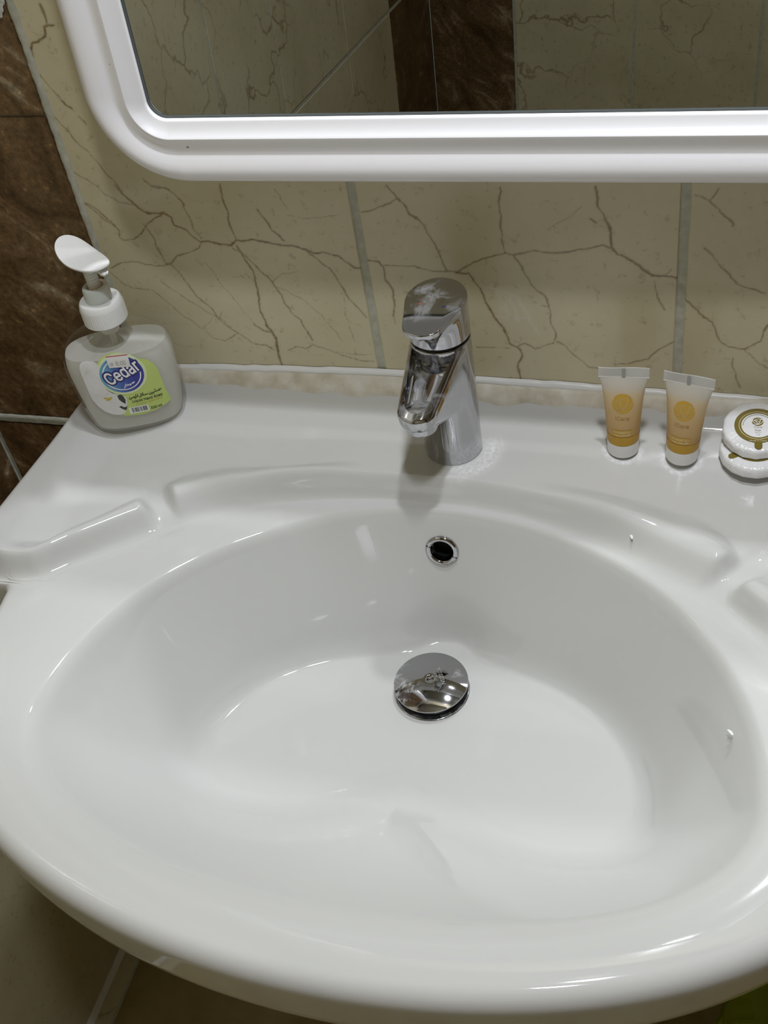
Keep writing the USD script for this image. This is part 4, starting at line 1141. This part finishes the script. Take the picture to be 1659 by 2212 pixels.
def shampoo_tube(label, loc, rotz, lean_x, lean_y):
    t_ = thing('shampoo_tube', label, 'shampoo tube', loc, rotz, group='hotel shampoo tubes')
    UsdGeom.Xformable(t_).AddRotateXYZOp().Set(Gf.Vec3f(lean_x, lean_y, 0))
    part(t_, 'tube_body', tube_sheet(0.0135, 0.0775, 40), M_TUBE, smooth=60)
    part(t_, 'amber_band', tube_sheet(0.0140, 0.0228, 8, 0.00025), M_TUBE_BAND, smooth=60, label='amber coloured band above the cap')
    part(t_, 'cap', lathe([(0.0, 0.0), (0.0124, 0.0), (0.0130, 0.0008), (0.0134, 0.0132), (0.0130, 0.0138), (0.0, 0.0138)], 72), M_CAP, smooth=40)
    x = np.linspace(-0.0203, 0.0203, 30)
    V = []
    for z_, th_ in ((0.0768, 0.0010), (0.0776, 0.0005), (0.0860, 0.0005)):
        wv = 0.0006 * np.sin(x * 150) * (z_ > 0.0777)
        V.append(np.c_[x, -th_ + wv, np.full(30, z_) + 0.0002 * np.cos(x * 90)])
        V.append(np.c_[x, th_ + wv, np.full(30, z_) + 0.0002 * np.cos(x * 90)])
    F = [grid_faces(2, 30) * 0 + np.where(grid_faces(2, 30) >= 30, grid_faces(2, 30) - 30 + b_, grid_faces(2, 30) + a_) for a_, b_ in ((0, 60), (60, 120), (30, 90), (90, 150), (120, 150))]
    q = np.vstack(F)
    part(t_, 'crimped_end', trimesh.Trimesh(np.vstack(V), np.vstack([q[:, [0, 1, 2]], q[:, [0, 2, 3]]]), process=False), M_TUBE_SEAL, label='flat frosted crimped end')
    mk = trimesh.creation.box([0.0028, 0.0002, 0.0082]); mk.apply_translation([0.0, -0.0013, 0.0818])
    part(t_, 'registration_mark', mk, P_GREY, label='dark mark on the crimp')
    part(t_, 'emblem', decal(logo_shape(0.0, 0.0555, 0.0086), tube_front(0.0002), 0.0015), P_GOLD, smooth=True, label='round golden flower emblem')
    part(t_, 'brand_text', decal(fit_text('iCare', -0.0058, 0.0058, 0.0402, height=0.0035), tube_front(0.0002), 0.0015), P_GOLD_TEXT, smooth=True)
    part(t_, 'text_panel', decal(box(-0.0082, 0.0238, 0.0082, 0.0304), tube_front(0.00035), 0.0015), P_GOLD, smooth=True, label='golden panel reading SHAMPOO')
    part(t_, 'panel_text', decal(fit_text('SHAMPOO', -0.0070, 0.0070, 0.0276, height=0.0018), tube_front(0.0005), 0.0015), P_CREAM, smooth=True)
    ar = [[(1.0, .5), (.96, .9), (.92, .5), (.88, .9), (.84, .5), (.62, .45)], [(.62, 1.2), (.61, .45), (.50, .45)], [(.50, .8), (.47, .45), (.30, .45)], [(.26, .8), (.22, .45), (.12, .4), (.05, .7), (.0, .45)], [(.90, 1.2)], [(.2, .1)]]
    part(t_, 'arabic_text', decal(strokes(ar, -0.0068, 0.0243, 0.0136, 0.0020, 0.00022), tube_front(0.0005), 0.0015), P_CREAM, smooth=True)
    return t_


shampoo_tube('upright frosted shampoo tube standing nearest the tap', (0.1425, -0.0535, 0.0), math.radians(2), 0, 0)
shampoo_tube('slightly tilted frosted shampoo tube standing beside the wrapped soaps', (0.1915, -0.0575, 0.0), math.radians(-11), 0.5, 2.0)

# ------------------------------------------------------------------ wrapped soaps
def soap(label, T, spin, seed):
    t_ = tag(UsdGeom.Xform.Define(stage, numbered('/World/wrapped_soap')).GetPrim(), label, 'soap', group='hotel soaps')
    T = T.copy(); T[:3, :3] *= 0.90; T[2, 3] += ZO
    UsdGeom.Xformable(t_).AddTransformOp().Set(Gf.Matrix4d(*T.T.ravel().tolist()))
    R = 0.0315
    n = 360
    a = np.linspace(0, 2 * np.pi, n, endpoint=False)
    r_ = np.random.default_rng(seed)
    nf = 17
    cor = np.sort((np.arange(nf) + r_.uniform(-.3, .3, nf)) * 2 * np.pi / nf)
    fac = np.zeros(n)
    for k in range(nf):
        c0_, c1_ = cor[k], cor[(k + 1) % nf] + (2 * np.pi if k == nf - 1 else 0)
        mid, half = (c0_ + c1_) / 2, (c1_ - c0_) / 2
        dd = np.mod(a - mid + np.pi, 2 * np.pi) - np.pi
        fac = np.where(np.abs(dd) <= half, math.cos(half) / np.cos(np.clip(dd, -half, half)), fac)
    fac = np.where(fac == 0, 1, fac)
    pl = meshkit.fbm(np.c_[np.cos(a) * 7, np.sin(a) * 7, a * 0 + seed], 4, seed) - 0.5
    pl2 = np.abs(np.mod(a * 23 / np.pi + 3 * pl, 1.0) - 0.5) - 0.25
    prof = [(0.0, 0.0, 0, 0), (0.90, 0.0, 0, 0), (0.965, 0.0004, .8, 0), (0.995, 0.0020, 1, 0), (1.0, 0.0050, 1, 0), (0.997, 0.0095, 1, .1), (0.985, 0.0122, 1, .3), (0.965, 0.0140, .95, .5), (0.925, 0.0153, .7, .8), (0.86, 0.0161, .4, 1), (0.77, 0.0165, .1, .8), (0.70, 0.0166, 0, .4), (0.64, 0.0166, 0, 0), (0.0, 0.0166, 0, 0)]
    P = []
    for k, (s, z, w, pw) in enumerate(prof):
        rr_ = R * s * (1 - w + w * fac) * (1 + 0.010 * w * pl)
        zz_ = 0.72 * z + pw * (0.0006 * pl2 + 0.0011 * pl + 0.0006 * (meshkit.noise(np.c_[np.cos(a) * 22 * s, np.sin(a) * 22 * s, a * 0 + seed]) - 0.5))
        P.append(np.c_[rr_ * np.cos(a), rr_ * np.sin(a), zz_])
    q = grid_faces(len(P), n, True)
    part(t_, 'wrapper', trimesh.Trimesh(np.vstack(P), np.vstack([q[:, [0, 1, 2]], q[:, [0, 2, 3]]]), process=False), M_WRAP, smooth=32)

    def flat(h):
        c_, s_ = math.cos(spin), math.sin(spin)
        return lambda p2: np.c_[p2[:, 0] * c_ - p2[:, 1] * s_, p2[:, 0] * s_ + p2[:, 1] * c_, np.full(len(p2), 0.0125 + h)]
    tab = unary_union([box(-0.0034, -0.0248, 0.0034, -0.017), Point(0, -0.0246).buffer(0.0034)])
    lb_ = part(t_, 'round_label', decal(unary_union([Point(0, 0).buffer(0.0205, 64), tab]), flat(0.0), 0.004), P_OLIVE, label='olive and white round label with a tab')
    part(lb_, 'label_line', decal(Point(0, 0).buffer(0.0166, 64).difference(Point(0, 0).buffer(0.0161, 64)), flat(0.00012), 0.004), P_CREAM)
    part(lb_, 'label_centre', decal(Point(0, 0).buffer(0.0144, 64), flat(0.00015), 0.004), P_WHITE)
    part(lb_, 'emblem', decal(logo_shape(0.0, 0.0042, 0.0050, 0.14), flat(0.0003), 0.004), P_OLIVE)
    part(lb_, 'brand_text', decal(fit_text('iCare', -0.0036, 0.0036, -0.0034, height=0.0020), flat(0.0003), 0.004), P_GREY)
    part(lb_, 'product_text', decal(unary_union([fit_text('Soap', -0.0027, 0.0027, -0.0068, bold=True, height=0.0018), fit_text('carton', -0.0027, 0.0027, -0.0092, height=0.0015), fit_text('15g', -0.0016, 0.0016, -0.0116, height=0.0014)]), flat(0.0003), 0.004), P_GREY)
    mic = text_shape('Made in China', 0.0016)
    b_ = mic.bounds
    mic = affinity.translate(mic, -(b_[0] + b_[2]) / 2, -0.0192)
    part(lb_, 'origin_text', decal(mic, flat(0.0003), 0.004), P_CREAM)
    dashes = unary_union([LineString([(0.0128 * math.cos(q_), 0.0128 * math.sin(q_)) for q_ in np.linspace(a0, a0 + .36, 8)]).buffer(0.00035) for a0 in np.arange(math.radians(15), math.radians(165), .42)])
    part(lb_, 'rim_text', decal(dashes, flat(0.0003), 0.004), P_GREY)
    return t_


T1 = np.eye(4); T1[:3, 3] = (0.2495, -0.0525, 0.0002)
soap('lower wrapped hotel soap lying flat on the basin deck', T1, math.radians(-52), 3)
T2 = trimesh.transformations.rotation_matrix(math.radians(9), [1, 0, 0]) @ np.eye(4)
T2[:3, 3] = (0.2500, -0.0420, 0.0155)
soap('upper wrapped hotel soap tilted on top of the other one', T2, math.radians(4), 8)

# ------------------------------------------------------------------ bin with green bag, crumbs
bn = thing('waste_bin', 'waste bin lined with a crumpled yellow-green plastic bag, below the right of the basin', 'bin', (0.405, -0.285, ZF))
part(bn, 'bin_body', lathe([(0.0, 0.002), (0.095, 0.002), (0.100, 0.01), (0.122, 0.36), (0.126, 0.362), (0.120, 0.365), (0.112, 0.36), (0.092, 0.02), (0.0, 0.02)], 64), M_BIN, smooth=40)
a = np.linspace(0, 2 * np.pi, 220, endpoint=False)
P = []
for k, (r_, z_) in enumerate([(0.132, 0.15), (0.131, 0.20), (0.133, 0.25), (0.131, 0.30), (0.134, 0.345), (0.133, 0.372), (0.125, 0.392), (0.112, 0.398), (0.100, 0.390), (0.085, 0.375), (0.06, 0.37), (0.03, 0.365), (0.005, 0.365)]):
    nz = meshkit.fbm(np.c_[np.cos(a) * 4, np.sin(a) * 4, np.full(220, z_ * 14)], 4, 5) - 0.5
    nz2 = np.abs(np.mod(a * 14 / np.pi + 4 * nz, 1) - 0.5) - 0.25
    P.append(np.c_[(r_ + 0.020 * nz * min(1, r_ / .06) + 0.006 * nz2 * min(1, r_ / .06)) * np.cos(a), (r_ + 0.020 * nz * min(1, r_ / .06) + 0.006 * nz2 * min(1, r_ / .06)) * np.sin(a), z_ + 0.02 * nz + 0.006 * nz2 * (k > 5)])
q = grid_faces(len(P), 220, True)
part(bn, 'bin_bag', trimesh.Trimesh(np.vstack(P), np.vstack([q[:, [0, 1, 2]], q[:, [0, 2, 3]]]), process=False), M_BAG, smooth=25, label='crumpled yellow-green plastic bag')

for lab_, (cx_, cy_, cz_), sd_ in (('white crumb on the raised ledge to the right of the tap', (0.1603, -0.1490, -0.0094), 1), ('white crumb on the right side of the bowl', (0.2464, -0.3024, -0.0410), 2)):
    m = trimesh.creation.icosphere(3, 1.0)
    m.vertices = m.vertices * (0.7 + 0.6 * meshkit.fbm(m.vertices * 2.2 + sd_ * 5, 3)[:, None]) * [0.0011, 0.0030, 0.0010]
    cr_ = thing('crumb', lab_, 'crumb', (cx_, cy_, cz_ + 0.0003), rotz=0.35 * sd_)
    part(cr_, 'crumb_body', m, M_PUMP, smooth=True)
